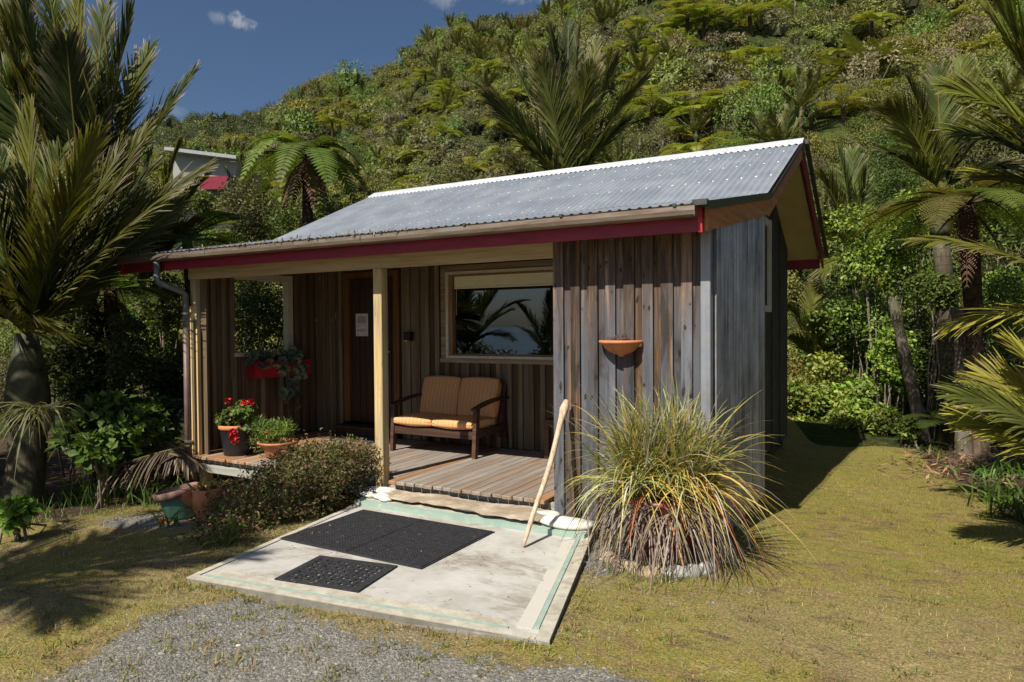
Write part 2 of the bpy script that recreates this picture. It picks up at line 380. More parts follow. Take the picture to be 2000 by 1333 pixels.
def _m_galv(name, c0, c1, axis, metal=0.35, rough=0.42):
    t = NT(name); p = t.coord()
    sc = {'y': (6, .5, .5), 'z': (20, 20, .5)}[axis]
    n = t.noise(t.scale(p, sc), 1.5, 5, 0.6, 0.4); n2 = t.noise(p, 2.2, 4, 0.6); sp = t.voro(p, 26, out='Color')
    f = t.math('ADD', t.math('MULTIPLY', n, 0.6), t.math('MULTIPLY', n2, 0.4))
    c = t.mix(t.rng(f, .25, .75), c0, c1)
    c = t.mix(0.06, c, sp, 'OVERLAY')
    return t.fin(c, t.rng(n2, .3, .7, rough-.08, rough+.12), metal, 0.45)
ROOF = _m_galv('zinc_roof', (.27, .3, .34), (.36, .39, .43), 'y', 0.4, 0.42)
ZINC = _m_galv('bright_zinc', (.62, .64, .66), (.78, .8, .82), 'y', 0.3, 0.38)
WALLZINC = _m_galv('old_zinc_wall', (.07, .07, .07), (.6, .6, .6), 'z', 0.4, 0.4)
CORNERZ = _m_galv('corner_zinc', (.2, .21, .235), (.31, .325, .35), 'z', 0.3, 0.45)
def _m_gutter():
    t = NT('copper_gutter'); n = t.noise(t.scale(t.coord(), (1.2, 9, 9)), 2.5, 6, 0.65)
    return t.fin(t.ramp(n, [(.3, (.11, .075, .05)), (.5, (.2, .15, .115)), (.62, (.23, .2, .165)), (.72, (.17, .2, .165))]), 0.45, 0.35, 0.4)
GUTTER = _m_gutter()
PIPE_G = m_plain('grey_pipe', (.15, .17, .18), 0.5, 0.2, var=0.2, scale=5)
PIPE_B = m_plain('brown_pipe', (.14, .095, .085), 0.5, 0.1, var=0.2, scale=5)
def _m_conc():
    t = NT('pale_concrete'); p = t.pos(); n = t.noise(p, 2.6, 7, 0.62); n2 = t.noise(p, 30, 4, 0.6); n3 = t.noise(t.vmath('ADD', p, (5.2, 1.3, 0)), 1.15, 5, 0.7, 0.5)
    c = t.ramp(n, [(.3, (.34, .325, .285)), (.5, (.44, .43, .395)), (.68, (.5, .495, .465))])
    streak = t.noise(t.scale(p, (3.5, 9, 1)), 1.6, 6, 0.7, 0.8)
    dirt = t.math('MULTIPLY', t.rng(n3, .44, .62), t.rng(streak, .34, .6))
    c = t.mix(t.math('MULTIPLY', dirt, 0.75), c, (.2, .165, .12)); c = t.mix(t.rng(n2, .58, .75, 0, .3), c, (.33, .3, .25))
    t.bump(n2, 0.15, 0.01); return t.fin(c, 0.9, 0, 0.2)
CONC = _m_conc()
def _m_kerb():
    t = NT('kerb_concrete'); p = t.pos(); n = t.noise(p, 9, 6, 0.65); n2 = t.noise(p, 70, 3, 0.6)
    c = t.ramp(n, [(.3, (.3, .27, .21)), (.55, (.46, .43, .35)), (.75, (.55, .53, .46))]); t.bump(n2, 0.3, 0.01)
    return t.fin(t.mix(t.rng(n2, .55, .7, 0, .4), c, (.26, .24, .2)), 0.9, 0, 0.2)
KERB = _m_kerb()
def _m_greenpaint(name, lo, hi):
    t = NT(name); p = t.pos(); n = t.noise(p, 11, 7, 0.7); n2 = t.noise(p, 2.0, 3, 0.6)
    paint = t.mix(t.rng(n, .3, .7), (.25, .35, .295), (.33, .42, .36)); k = t.rng(t.math('ADD', t.math('MULTIPLY', n, .6), t.math('MULTIPLY', n2, .5)), lo, hi)
    c = t.mix(k, (.5, .48, .42), paint); return t.fin(c, 0.75, 0, 0.25)
GREENP = _m_greenpaint('worn_green_paint', .36, .5)
GREENP2 = _m_greenpaint('faded_green_paint', .56, .74)
def _m_stone(name, lo, hi, dark, sc=9):
    t = NT(name); p = rcoord(t); n = t.noise(p, sc, 7, 0.65); n2 = t.noise(p, sc*5, 4, 0.6)
    c = t.mix(t.rng(n, .35, .7), lo, hi); c = t.mix(t.rng(n2, .58, .78, 0, .5), c, dark); t.bump(n2, 0.4, 0.01); return t.fin(c, 0.85, 0, 0.3)
WSTONE = _m_stone('white_stone', (.58, .56, .5), (.7, .68, .64), (.42, .38, .31))
SLABST = _m_stone('rough_stone', (.3, .235, .165), (.5, .43, .34), (.2, .155, .105), 5)
RINGST = _m_stone('ring_stone', (.3, .22, .14), (.5, .42, .32), (.2, .15, .1), 8)
GREYST = _m_stone('grey_stone', (.3, .3, .28), (.48, .47, .44), (.2, .2, .18), 8)
def _m_cushion():
    t = NT('striped_cloth'); x = t.sep(t.coord('Object'))[0]
    f = t.math('FRACT', t.math('MULTIPLY', t.math('ADD', x, 5.0), 1/0.052))
    c = t.ramp(f, [(0, (.78, .34, .11)), (.26, (.78, .34, .11)), (.3, (.8, .53, .33)), (.4, (.8, .53, .33)), (.44, (.42, .21, .13)), (.56, (.42, .21, .13)), (.6, (.72, .48, .3)), (.68, (.72, .48, .3)), (.72, (.62, .31, .1)), (.98, (.78, .34, .11))])
    w = t.noise(t.scale(t.coord('Object'), (220, 220, 220)), 1, 2); t.bump(w, 0.2, 0.002)
    return t.fin(t.mix(0.02, c, (.6, .38, .22)), 0.9, 0, 0.15)
CUSH = _m_cushion()
def _m_bark(name, c0, c1, c2, zs=7.0, moss=None):
    t = NT(name); p = rcoord(t); n = t.noise(t.scale(p, (9, 9, 2.2)), 2.0, 6, 0.7); n2 = t.noise(t.scale(p, (1, 1, 1)), 3.2, 4)
    ringn = t.math('SINE', t.math('ADD', t.math('MULTIPLY', t.sep(p)[2], zs*6.28), t.math('MULTIPLY', n2, 4)))
    c = t.ramp(n, [(.3, c0), (.5, c1), (.7, c2)]); c = t.mix(t.rng(ringn, .75, 1, 0, .5), c, c0)
    if moss: c = t.mix(t.rng(n2, .5, .62, 0, .8), c, moss)
    t.bump(n, 0.8, 0.03); return t.fin(c, 0.9, 0, 0.2)
BARK_PALM = _m_bark('palm_bark', (.04, .03, .02), (.085, .07, .045), (.14, .125, .085), 7, (.05, .06, .022))
BARK_FERN = _m_bark('fern_bark', (.02, .013, .008), (.05, .032, .02), (.09, .06, .038), 5)
BARK_GREY = _m_bark('grey_weathered_wood', (.07, .055, .042), (.16, .132, .105), (.28, .245, .205), 1.2, (.12, .12, .06))
BARK_BROWN = _m_bark('brown_shaggy_bark', (.045, .03, .02), (.11, .075, .052), (.19, .145, .105), 1.2)
SHAFT = m_plain('palm_crownshaft', (.055, .056, .024), 0.6, var=0.6, scale=7, bump=.4)
HUSK = m_plain('palm_husk', (.2, .12, .085), 0.75, var=0.35, scale=5)
LEAF = m_leaf('leaves', rough=0.5, trans=0.3, spec=0.25)
LEAF_GLOSS = m_leaf('glossy_leaves', rough=0.42, trans=0.28, spec=0.3)
LEAF_PALM = m_leaf('palm_leaflets', rough=0.5, trans=0.25, var=0.3, spec=0.15, rv=0.2)
LEAF_FERN = m_leaf('fern_leaflets', rough=0.5, trans=0.35, var=0.2, rv=0.25)
LEAF_DRY = m_leaf('dry_leaves', rough=0.7, trans=0.15, var=0.3, rv=0.2)
GRASSM = m_leaf('grass_blades', rough=0.6, trans=0.3, var=0.3, nscale=0.8)
STEM = m_plain('green_stem', (.13, .13, .04), 0.6, var=0.3)
TWIG = m_plain('twig_wood', (.19, .155, .115), 0.85, var=0.3)
PETAL_R = m_plain('red_petal', (.5, .012, .02), 0.5, var=0.25, scale=30)
PETAL_W = m_plain('mauve_petal', (.68, .6, .7), 0.5, var=0.1, scale=30)

# ------------------------------------------------------------------ the lie of the land
def ground_z(x, y):
    x = np.asarray(x, float); y = np.asarray(y, float)
    z = -0.032-0.28*sstep(-4.2, -8.5, x)-0.10*sstep(-4.0, -6.2, x)*sstep(3.3, 4.8, y)*0.6
    z = z-0.046*np.clip(y-4.2, 0, 12)*sstep(-2.2, -0.9, x)
    z = z+0.2*sstep(1.6, 4.5, x-0.25*(9-y))*sstep(1.0, 5.0, y)
    z = z+0.012*np.sin(x*2.1+1)*np.sin(y*1.7)+0.008*np.sin(x*5.3+y*3.1)
    z = z-9.5*sstep(-14, -46, y)
    return z
SKY_PX = [(-900, 420, 150), (-300, 350, 160), (100, 300, 160), (270, 262, 160), (330, 246, 155), (480, 246, 150), (540, 226, 146), (590, 182, 142), (640, 160, 140), (720, 160, 136), (790, 125, 132), (830, 86, 128), (900, 50, 124), (960, 58, 121), (1050, 50, 118), (1100, -10, 115), (1300, -180, 108), (1700, -240, 98), (2200, -210, 92), (2800, -150, 90), (4200, 60, 90)]
_az, _R, _H = [], [], []
for px, py, R_ in SKY_PX:
    v = P(px, py, 1.0)-np.array([0, 0, CAMZ]); hd = math.hypot(v[0], v[1]); _az.append(atan2(v[0], v[1])); _R.append(R_); _H.append(CAMZ+v[2]/hd*R_)
def hill_params(az): return np.interp(az, _az, _R), np.interp(az, _az, _H)
def hill_foot(az): return 15.5+3.0*sstep(-0.1, -0.7, az)+1.0*np.sin(az*5)-1.5*sstep(0.0, 0.25, az)
def hill_z(az, r):
    R_, H_ = hill_params(az); r0 = hill_foot(az); t = np.clip((r-r0)/(R_-r0), -0.3, 1.25); tt = np.clip(t, 0, 1)
    z = -0.25+(H_+0.25)*tt**1.12
    z = np.where(t > 1, H_-(t-1)*60*0.9, z)
    x = r*np.sin(az); y = r*np.cos(az)
    n = np.sin(x*.13+y*.09)*1.0+np.sin(x*.31-y*.22+2)*.7+np.sin(y*.45+x*.1)*.5
    return z+n*sstep(0.03, 0.3, tt)*(1-0.85*sstep(.88, 1.0, tt))-0.4*sstep(0.02, -0.1, t)

def gp(px, py, z=-.1, it=12):
    """the ground point seen at a pixel"""
    for _ in range(it):
        v = P(px, py, 1.0)-np.array([0, 0, CAMZ]); q = np.array([0, 0, CAMZ])+v*((z-CAMZ)/v[2]); z = float(ground_z(q[0], q[1]))
    return np.array([q[0], q[1], z])

# ground: one sheet, fine near the cabin
gx = np.unique(np.round(np.concatenate([np.linspace(-900, -40, 14), np.linspace(-40, -12, 24), np.linspace(-12, 5, 214), np.linspace(5, 40, 30), np.linspace(40, 900, 14)]), 4))
gy = np.unique(np.round(np.concatenate([np.linspace(-700, -60, 10), np.linspace(-60, 0, 44), np.linspace(0, 14, 180), np.linspace(14, 40, 24), np.linspace(40, 900, 14)]), 4))
GX, GY = np.meshgrid(gx, gy); GZ = ground_z(GX, GY)
nx, ny = len(gx), len(gy)
idx = np.arange(nx*ny).reshape(ny, nx)
GF = np.stack([idx[:-1, :-1], idx[:-1, 1:], idx[1:, 1:], idx[1:, :-1]], -1).reshape(-1, 4)
def wob(x, y, s=1.0): return np.sin(x*2.3*s+y*1.1*s+.5)*.5+np.sin(x*1.2*s-y*3.1*s+2)*.35+np.sin(x*5.1*s+y*4.3*s)*.2
_gq = sorted([tuple(gp(*q)[:2]) for q in ((300, 1200), (439, 1180), (560, 1188), (706, 1206), (880, 1242), (1050, 1282), (1130, 1310))])
_l0 = gp(60, 1333)[:2]; _l1 = gp(300, 1200)[:2]; _ln = np.array([(_l1-_l0)[1], -(_l1-_l0)[0]])/np.linalg.norm(_l1-_l0)
_gx = [q[0] for q in _gq]; _gy = [q[1] for q in _gq]
def gravel_mask(x, y):
    w = wob(x, y)*.16
    a = sstep(-.12, .3, np.interp(x, _gx, _gy)-y+w*1.3)*sstep(-.7, -1.25, x+w*1.5+(y-2.2)*.35)*sstep(-.2, .35, (x-_l0[0])*_ln[0]+(y-_l0[1])*_ln[1]+w*1.4)
    b = sstep(1.0, .5, np.hypot((x+5.65)/1.15, (y-3.95-.12*(x+5.6))/.5)+w*.6)                                   # patch by the pots
    c = sstep(1.0, .4, np.hypot((x+1.75)/.38, (y-4.55)/.5)+w)                                         # between pad and grass pot
    d = sstep(1.0, .5, np.hypot((x+1.05)/.5, (y-2.75)/.38)+w)*.75
    return np.clip(a+b+c*.8+d, 0, 1)
def soil_mask(x, y):
    w = wob(x+3, y, 1.3)*.2
    bed = sstep(-.2, .25, x-edge_right(y)+w*.6)+sstep(.2, -.3, x-edge_left(y)+w)
    far = sstep(-.1, .4, y-_ey[-1]+w-.04*(x+1))
    return np.clip(bed+far, 0, 1)
_er = [gp(*q) for q in ((2090, 1110), (2000, 1045), (1905, 975), (1850, 930), (1800, 893), (1745, 862), (1690, 847))]; _ey = [q[1] for q in _er]; _ex = [q[0] for q in _er]
def edge_right(y): return np.interp(y, [0, 3]+_ey, [6, 3.4]+_ex)
def edge_left(y): return np.interp(y, [0, 2, 3.2, 4.0, 4.6, 5.2, 6], [-8.6, -8.0, -7.2, -7.0, -6.9, -7.1, -6.5])
zone = np.stack([gravel_mask(GX, GY), soil_mask(GX, GY), sstep(-.3, .8, wob(GX, GY, .7))], -1)
def _m_ground():
    t = NT('mossy_lawn'); p = t.pos(); z = t.sep(t.attr('tint')); 
    n1 = t.noise(p, 1.7, 6, 0.65, 0.4); n2 = t.noise(p, 14, 6, 0.7); n3 = t.noise(p, 75, 4, 0.7); n4 = t.noise(t.vmath('ADD', p, (9, 4, 0)), 0.8, 4, 0.6); n5 = t.noise(t.scale(p, (1.2, 3.5, 1)), 2.4, 6, 0.72, .5)
    n6 = t.noise(t.vmath('ADD', p, (3, 7, 0)), 5.2, 7, .72, .5); n7 = t.noise(p, 130, 3, .7)
    pm = t.math('ADD', t.math('MULTIPLY', n6, .62), t.math('MULTIPLY', n1, .38))
    lawn = t.ramp(pm, [(.33, (.145, .1, .05)), (.43, (.25, .18, .075)), (.5, (.275, .228, .05)), (.58, (.225, .215, .042)), (.68, (.155, .18, .042))])
    lawn = t.mix(t.math('MULTIPLY', t.rng(n4, .42, .58, .15, .7), t.rng(t.math('ADD', t.sep(p)[1], t.math('MULTIPLY', n1, 2.0)), 4.4, 7.2, 1.0, .12)), lawn, (.29, .22, .115))
    lawn = t.mix(t.rng(t.noise(t.scale(p, (2.2, 5.5, 1)), 2.1, 6, .72, .7), .54, .68, 0, .6), lawn, (.42, .34, .17))
    lawn = t.mix(t.rng(n5, .54, .66, 0, .75), lawn, (.13, .095, .06))
    lawn = t.mix(t.rng(t.noise(t.vmath('ADD', p, (1, 2, 4)), 9, 5, .7), .58, .68, 0, .6), lawn, (.14, .2, .045))
    ff = t.n.new('ShaderNodeVectorMath'); ff.operation = 'SCALE'; t.l.new(lawn, ff.inputs[0]); t.l.new(t.math('MULTIPLY', t.rng(n3, .25, .75, .44, 1.34), t.rng(n7, .25, .75, .6, 1.3)), ff.inputs['Scale']); lawn = ff.outputs[0]
    v = t.voro(p, 55, out='Color'); vd = t.voro(p, 55); v2 = t.voro(p, 23, out='Color')
    gs = t.sep(v)[0]; g = t.ramp(t.math('ADD', t.math('MULTIPLY', gs, .7), t.math('MULTIPLY', t.sep(v2)[1], .3)), [(.1, (.14, .135, .12)), (.45, (.205, .2, .178)), (.8, (.26, .248, .22)), (.97, (.31, .295, .265))])
    g = t.mix(t.rng(vd, .35, .8, 0, .45), g, (.1, .09, .08))
    soil = t.ramp(n2, [(.3, (.03, .02, .013)), (.55, (.07, .047, .03)), (.75, (.13, .09, .06))])
    gm = t.rng(t.math('ADD', z[0], t.math('ADD', t.math('MULTIPLY', t.math('SUBTRACT', n2, .5), .9), t.math('MULTIPLY', t.math('SUBTRACT', n6, .5), 2.4))), .34, .66)
    sm = t.rng(t.math('ADD', z[1], t.math('MULTIPLY', t.math('SUBTRACT', n2, .5), .7)), .4, .65)
    c = t.mix(gm, lawn, g); c = t.mix(sm, c, soil)
    h = t.math('ADD', t.math('MULTIPLY', n3, .6), t.math('ADD', t.math('MULTIPLY', n2, .8), t.math('MULTIPLY', t.math('MULTIPLY', t.math('SUBTRACT', 1.0, vd), gm), .6)))
    t.bump(h, 0.7, 0.03); return t.fin(c, 0.95, 0, 0.15)
gm_ = MB(); gm_.add(np.stack([GX, GY, GZ], -1).reshape(-1, 3), GF, 0, zone.reshape(-1, 3))
ground = gm_.build('ground', _m_ground(), smooth=True); tag(ground, 'mossy yellow-green lawn with bare and gravelly patches', kind='structure')
# sea behind the viewer, seen in the window
def _m_sea():
    t = NT('sea_water'); p = t.pos(); y = t.sep(p)[1]; n = t.noise(t.scale(p, (.02, .09, 1)), 1.0, 6, .65)
    surf = t.math('MULTIPLY', t.rng(n, .5, .6), t.rng(y, -240, -60))
    t.bump(t.noise(t.scale(p, (.25, .6, 1)), 1, 4), .4, .3)
    return t.fin(t.mix(surf, (.02, .07, .09), (.75, .77, .78)), 0.25, 0, 0.5)
sm_ = MB(); sm_.add([(-9000, -9000, -7.5), (9000, -9000, -7.5), (9000, -38, -7.5), (-9000, -38, -7.5)], [(0, 1, 2, 3)])
tag(sm_.build('sea', _m_sea()), 'blue sea with white surf beyond the lawn', kind='structure')
# hill
haz = np.linspace(_az[0]-.5, _az[-1]+.3, 150); ht = np.linspace(-0.1, 1.25, 66)
HA, HT = np.meshgrid(haz, ht); r0_ = hill_foot(HA); HR = r0_+(hill_params(HA)[0]-r0_)*HT
HZ = hill_z(HA, HR); hn = HA.shape[1]; idx = np.arange(HA.size).reshape(HA.shape)
HF = np.stack([idx[:-1, :-1], idx[:-1, 1:], idx[1:, 1:], idx[1:, :-1]], -1).reshape(-1, 4)
def _m_hill():
    t = NT('hill_undergrowth'); n = t.noise(t.pos(), .8, 6, .7); n2 = t.noise(t.pos(), 5, 5, .7)
    t.bump(n2, 1, .4); return t.fin(t.mix(t.rng(n2, .35, .65), (.04, .056, .016), t.mix(t.rng(n, .4, .6), (.08, .105, .028), (.1, .115, .035))), .95, 0, .1)
hm_ = MB(); hm_.add(np.stack([HR*np.sin(HA), HR*np.cos(HA), HZ], -1).reshape(-1, 3), HF)
tag(hm_.build('hill', _m_hill(), smooth=True), 'steep hillside covered in dense native bush', kind='structure')

# ------------------------------------------------------------------ the concrete pad and its step
def poly_prism(mb, pts, z0, z1, mi=0):
    n = len(pts); V = [(x, y, z0) for x, y in pts]+[(x, y, z1) for x, y in pts]
    b = mb.n; mb.add(V, [(i, (i+1) % n, n+(i+1) % n, n+i) for i in range(n)], mi)
    if n == 4: mb.f.append(np.array([(b+4, b+5, b+6, b+7)])); mb.m.append(np.full(1, mi))
    else:
        mb.f.append(np.array([tuple(b+n+i for i in range(n))])); mb.m.append(np.full(1, mi))
    return mb
TL, TR, BR, BL = [np.array(v) for v in ((-4.2, 4.70), (-1.955, 4.84), (-1.485, 3.09), (-3.935, 2.81))]
def lerp(a, b, t): return a+(b-a)*t
pad = MB(); poly_prism(pad, [BL, BR, TR, TL], -0.14, 0.0)
pad = pad.build('concrete_pad', CONC); tag(pad, 'pale stained concrete pad with worn green painted edges before the deck', 'concrete pad', kind='structure')
def inner(a, b, c, d, w):     # strip along edge a-b of width w towards d / c
    u = (d-a)/np.linalg.norm(d-a); v = (c-b)/np.linalg.norm(c-b); return [a, b, b+v*w, a+u*w]
k = MB(); poly_prism(k, inner(BR, TR, TL, BL, .075), -0.12, 0.012); k.build('kerb', KERB, pad)
k = MB(); e = inner(BL, BR, TR, TL, .06); e = [e[0], BR+(BL-BR)*.03*0, e[2]+(BL-BR)*.031, e[3]]; poly_prism(k, [BL, BR+(BL-BR)*.033, e[2], e[3]], -0.12, 0.006); k.build('kerb', KERB, pad)
k = MB(); poly_prism(k, inner(TL, BL+(TL-BL)*.034, BR+(TR-BR)*.034, TR, .05), -0.12, 0.008); k.build('kerb', KERB, pad)
sR = [BR+(BL-BR)*.032+(TR-BR)*.06, TR+(TL-TR)*.036, TR+(TL-TR)*.049, BR+(BL-BR)*.044+(TR-BR)*.06]
k = MB(); poly_prism(k, sR, 0.0, 0.015); k.build('painted_edge', GREENP, pad)
sR2 = [sR[3]+(BL-BR)*.003, sR[2]+(TL-TR)*.003, sR[2]+(TL-TR)*.04, sR[3]+(BL-BR)*.04]
k = MB(); poly_prism(k, sR2, 0.0, 0.004); k.build('painted_band', GREENP2, pad)
sF = [BL+(TL-BL)*.036+(BR-BL)*.035, BR+(BL-BR)*.1+(TR-BR)*.036, BR+(BL-BR)*.1+(TR-BR)*.047, BL+(TL-BL)*.046+(BR-BL)*.035]
k = MB(); poly_prism(k, sF, 0.0, 0.0075); k.build('painted_edge', GREENP, pad)
sF2 = [sF[3]+(TL-BL)*.002, sF[2]+(TR-BR)*.002, sF[2]+(TR-BR)*.05+(BL-BR)*.03, sF[3]+(TL-BL)*.06]
k = MB(); poly_prism(k, sF2, 0.0, 0.0025); k.build('rendered_band', KERB, pad)
# raised sill between pad and deck with a green front edge
k = MB(); poly_prism(k, [(-4.2, 4.775), (-1.96, 4.775), (-2.0, 5.06), (-4.32, 5.06)], -0.15, 0.046); k.build('sill', KERB, pad)
k = MB(); poly_prism(k, [(-4.2, 4.70), (-1.965, 4.70), (-1.97, 4.773), (-4.2, 4.773)], -0.02, 0.042); k.build('painted_edge', GREENP, pad)
# rough stone slab on the sill
def slab_stone():
    bm = bmesh.new(); n = 34; m = 7; g = np.random.default_rng(3)
    top = [(-4.0, 4.98), (-3.9, 4.80), (-3.3, 4.74), (-2.8, 4.70), (-2.42, 4.68)]
    xs = np.linspace(-4.02, -2.36, n); front = 4.80-.10*(xs+4.02)/1.66+.012*np.sin(xs*7)+.009*np.sin(xs*23+1)+.006*g.standard_normal(n)
    back = 5.03+.012*np.sin(xs*9); front[0] = 4.93; front[1] = 4.85
    V, F = [], []
    for i in range(n):
        for j in range(m):
            t = j/(m-1); y = front[i]+(back[i]-front[i])*t
            z = .094+.006*sin(xs[i]*7+y*9)+.003*g.standard_normal()-.012*(1-t)**3
            V.append((xs[i], y, z))
    N = n*m
    for i in range(n):
        for j in range(m):
            x, y, z = V[i*m+j]; t = j/(m-1); V.append((x, y+.05*(1-t)**2, .047+.012*(1-t)+.006*g.random()))
    for i in range(n-1):
        for j in range(m-1):
            a = i*m+j; F.append((a, a+m, a+m+1, a+1)); F.append((N+a, N+a+1, N+a+m+1, N+a+m))
        F.append((i*m, N+i*m, N+(i+1)*m, (i+1)*m)); F.append((i*m+m-1, (i+1)*m+m-1, N+(i+1)*m+m-1, N+i*m+m-1))
    for j in range(m-1):
        F.append((j, j+1, N+j+1, N+j)); a = (n-1)*m+j; F.append((a, N+a, N+a+1, a+1))
    return MB().add(V, F)
tag(slab_stone().build('stone_slab', SLABST, smooth=False), 'long rough-edged beige stone slab forming the step below the deck', 'stone slab')

# ------------------------------------------------------------------ the cabin
def XR(y): return -1.124+.0375*(y-5.1)           # the right-hand side runs slightly out of square
XL = -7.03; YF = 5.10; YB = 7.07; YW = 11.1; DZ = 0.16
cabin = thing('cabin', 'small weathered timber cabin with corrugated roof and recessed verandah', 'cabin', (0, 0, 0))
def part(name, mb, mat, parent=cabin, smooth=False): return mb.build(name, mat, parent, smooth)
def pmesh(name, me, parent=cabin, loc=(0, 0, 0), rot=(0, 0, 0), sc=(1, 1, 1)): return inst(name, me, parent, loc, rot, sc)

# deck
deck = part('deck', MB().box(-6.98, -2.41, 5.16, 5.20, .02, .118).box(-6.98, -2.41, 6.0, 6.05, .02, .118).box(-6.98, -2.41, 6.9, 6.95, .02, .118), WOOD_PALE)
def deck_board(w, l): return MB().box(-w/2, w/2, 0, l, -.035, 0)
db = bevel_box('deck_board', .097, 1.99, .035, .006, WOOD_DECK, 1); dbw = bevel_box('deck_board', .097, 1.99, .035, .006, WOOD_DECKW, 1)
dbs = bevel_box('deck_board', .097, 1.83, .035, .006, WOOD_DECK, 1)
for me in (db, dbw, dbs):
    for p in me.polygons: p.use_smooth = False
x = -6.945; i = 0
while x < -2.43:
    near_post = -4.36 < x < -4.14; rd = (i*7919) % 10
    front = 5.055+.008*sin(i*2.3)
    brown = x < -6.0 or -4.12 < x < -3.97 or x > -2.55
    if near_post: o = pmesh('deck_board', dbs, deck, (x, 5.225+.915, DZ-.0175), (0, 0, 0))
    else: o = pmesh('deck_board', dbw if brown else db, deck, (x, front+.995, DZ-.0175), (0, random.uniform(-.006, .006), 0))
    x += .103; i += 1
part('bearer', MB().box(-6.93, -4.31, 5.085, 5.13, -.02, .062).box(-4.19, -2.41, 5.085, 5.13, -.03, .062), WOOD_PALE, deck)
for px_ in (-6.82, -5.6):
    part('pile', MB().box(px_-.05, px_+.05, 5.1, 5.2, -.3, -.021), WOOD_STRIP, deck)
    part('pile_foot', MB().lathe([(0, .22), (.085, .22), (.09, 0), (0, 0)], 14, (px_+.03, 5.2, -.36)), KERB, deck)
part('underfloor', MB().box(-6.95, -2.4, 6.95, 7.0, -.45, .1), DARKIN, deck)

# verandah posts and beam
def chamfer_post(x0, x1, y0, y1, z0, z1): return MB().box(x0, x1, y0, y1, z0, z1)
pm = bevel_box('post', .1, .1, 2.17, .006, WOOD_POST, 1)
for p in pm.polygons: p.use_smooth = False
pmesh('post', pm, loc=(-4.25, 5.15, 1.083))
part('beam', MB().box(-7.01, -2.40, 5.10, 5.165, 2.168, 2.345), WOOD_BEAM)
corner = part('corner_post', MB().box(-7.0, -6.90, 5.115, 5.2, -.1, 2.166), WOOD_POST)
part('corner_board', MB().box(-6.898, -6.80, 5.165, 5.19, .162, 2.166), WOOD_BATTEN)
part('timber_strip', MB().box(-6.965, -6.935, 5.07, 5.113, -.12, 1.86), WOOD_STRIP)
part('timber_strip', MB().box(-6.895, -6.872, 5.1, 5.14, .163, 1.6), WOOD_STRIP)
part('timber_strip', MB().box(-6.933, -6.905, 5.075, 5.113, -.1, 1.7), WOOD_BATTEN)

# porch back wall: boards with battens, round the door and the window
bw = part('back_wall', MB().box(XL, -6.46, 7.10, 7.16, -.1, 2.9).box(-5.52, -4.86, 7.10, 7.16, -.1, 2.9).box(-4.86, -2.39, 7.10, 7.16, -.1, 1.2).box(-6.46, -5.52, 7.10, 7.16, 2.345, 2.9).box(-4.86, -2.39, 7.10, 7.16, 2.35, 2.9).box(-2.6, -2.39, 7.10, 7.16, 1.2, 2.35), DARKIN)
def vboard(name, x, w, z0, z1, y, th, mat, parent):
    me = MB().box(-w/2, w/2, -th, 0, 0, z1-z0).mesh(name, mat); return inst(name, me, parent, (x, y, z0))
def clad(x0, x1, z0, z1, parent, pitch=.145, bwid=.062, ybase=7.1, first=.03, th=.02, bth=.022, battens=True):
    x = x0
    bm_ = MB().box(-pitch/2+.002, pitch/2-.002, -th, 0, 0, z1-z0).mesh('wall_board', WOOD_PORCH)
    bt_ = MB().box(-bwid/2, bwid/2, -bth, 0, 0, z1-z0-.004).mesh('batten', WOOD_BATTEN)
    n = int(round((x1-x0)/pitch)); pit = (x1-x0)/n
    for i in range(n):
        o = inst('wall_board', bm_, parent, (x0+(i+.5)*pit, ybase, z0)); o.scale.x = pit/pitch
        if battens and i < n: inst('batten', bt_, parent, (x0+(i+1)*pit-first, ybase-th, z0+.002))
clad(XL+.02, -6.50, DZ, 2.5, bw)
clad(-5.50, -4.90, DZ, 2.5, bw)
clad(-4.90, -2.40, DZ, 1.165, bw, pitch=.145)
clad(-6.50, -5.50, 2.36, 2.6, bw, battens=False)

# left end wall of the porch with its unglazed opening
lw = part('side_wall', MB().box(XL-.05, XL, 5.2, 5.72, -.1, 2.46).box(XL-.05, XL, 6.66, 7.2, -.1, 2.6).box(XL-.05, XL, 5.72, 6.66, -.1, 1.30).box(XL-.05, XL, 5.72, 6.66, 2.28, 2.54), WOOD_PORCH)
bt = MB().box(0, .022, -.032, .032, 0, 2.3).mesh('batten', WOOD_BATTEN); btl = MB().box(0, .022, -.032, .032, 0, 1.1).mesh('batten', WOOD_BATTEN)
wbl = MB().box(0, .014, -.071, .071, 0, 2.3).mesh('wall_board', WOOD_PORCH)
y = 5.28
while y < 7.05:
    opening = 5.70 < y < 6.72
    inst('batten', btl if opening else bt, lw, (XL+(.0 if opening else .0), y, DZ+.003)); y += .145
sw = part('side_opening', MB().box(XL-.06, XL+.03, 6.575, 6.66, 1.30, 2.30).box(XL-.06, XL+.028, 5.72, 6.575, 2.215, 2.297).box(XL-.06, XL+.05, 5.70, 6.66, 1.255, 1.299), CREAM, lw)
part('frame_edge', MB().box(XL+.001, XL+.026, 5.66, 5.72, 1.0, 2.3), WOOD_BATTEN, lw)

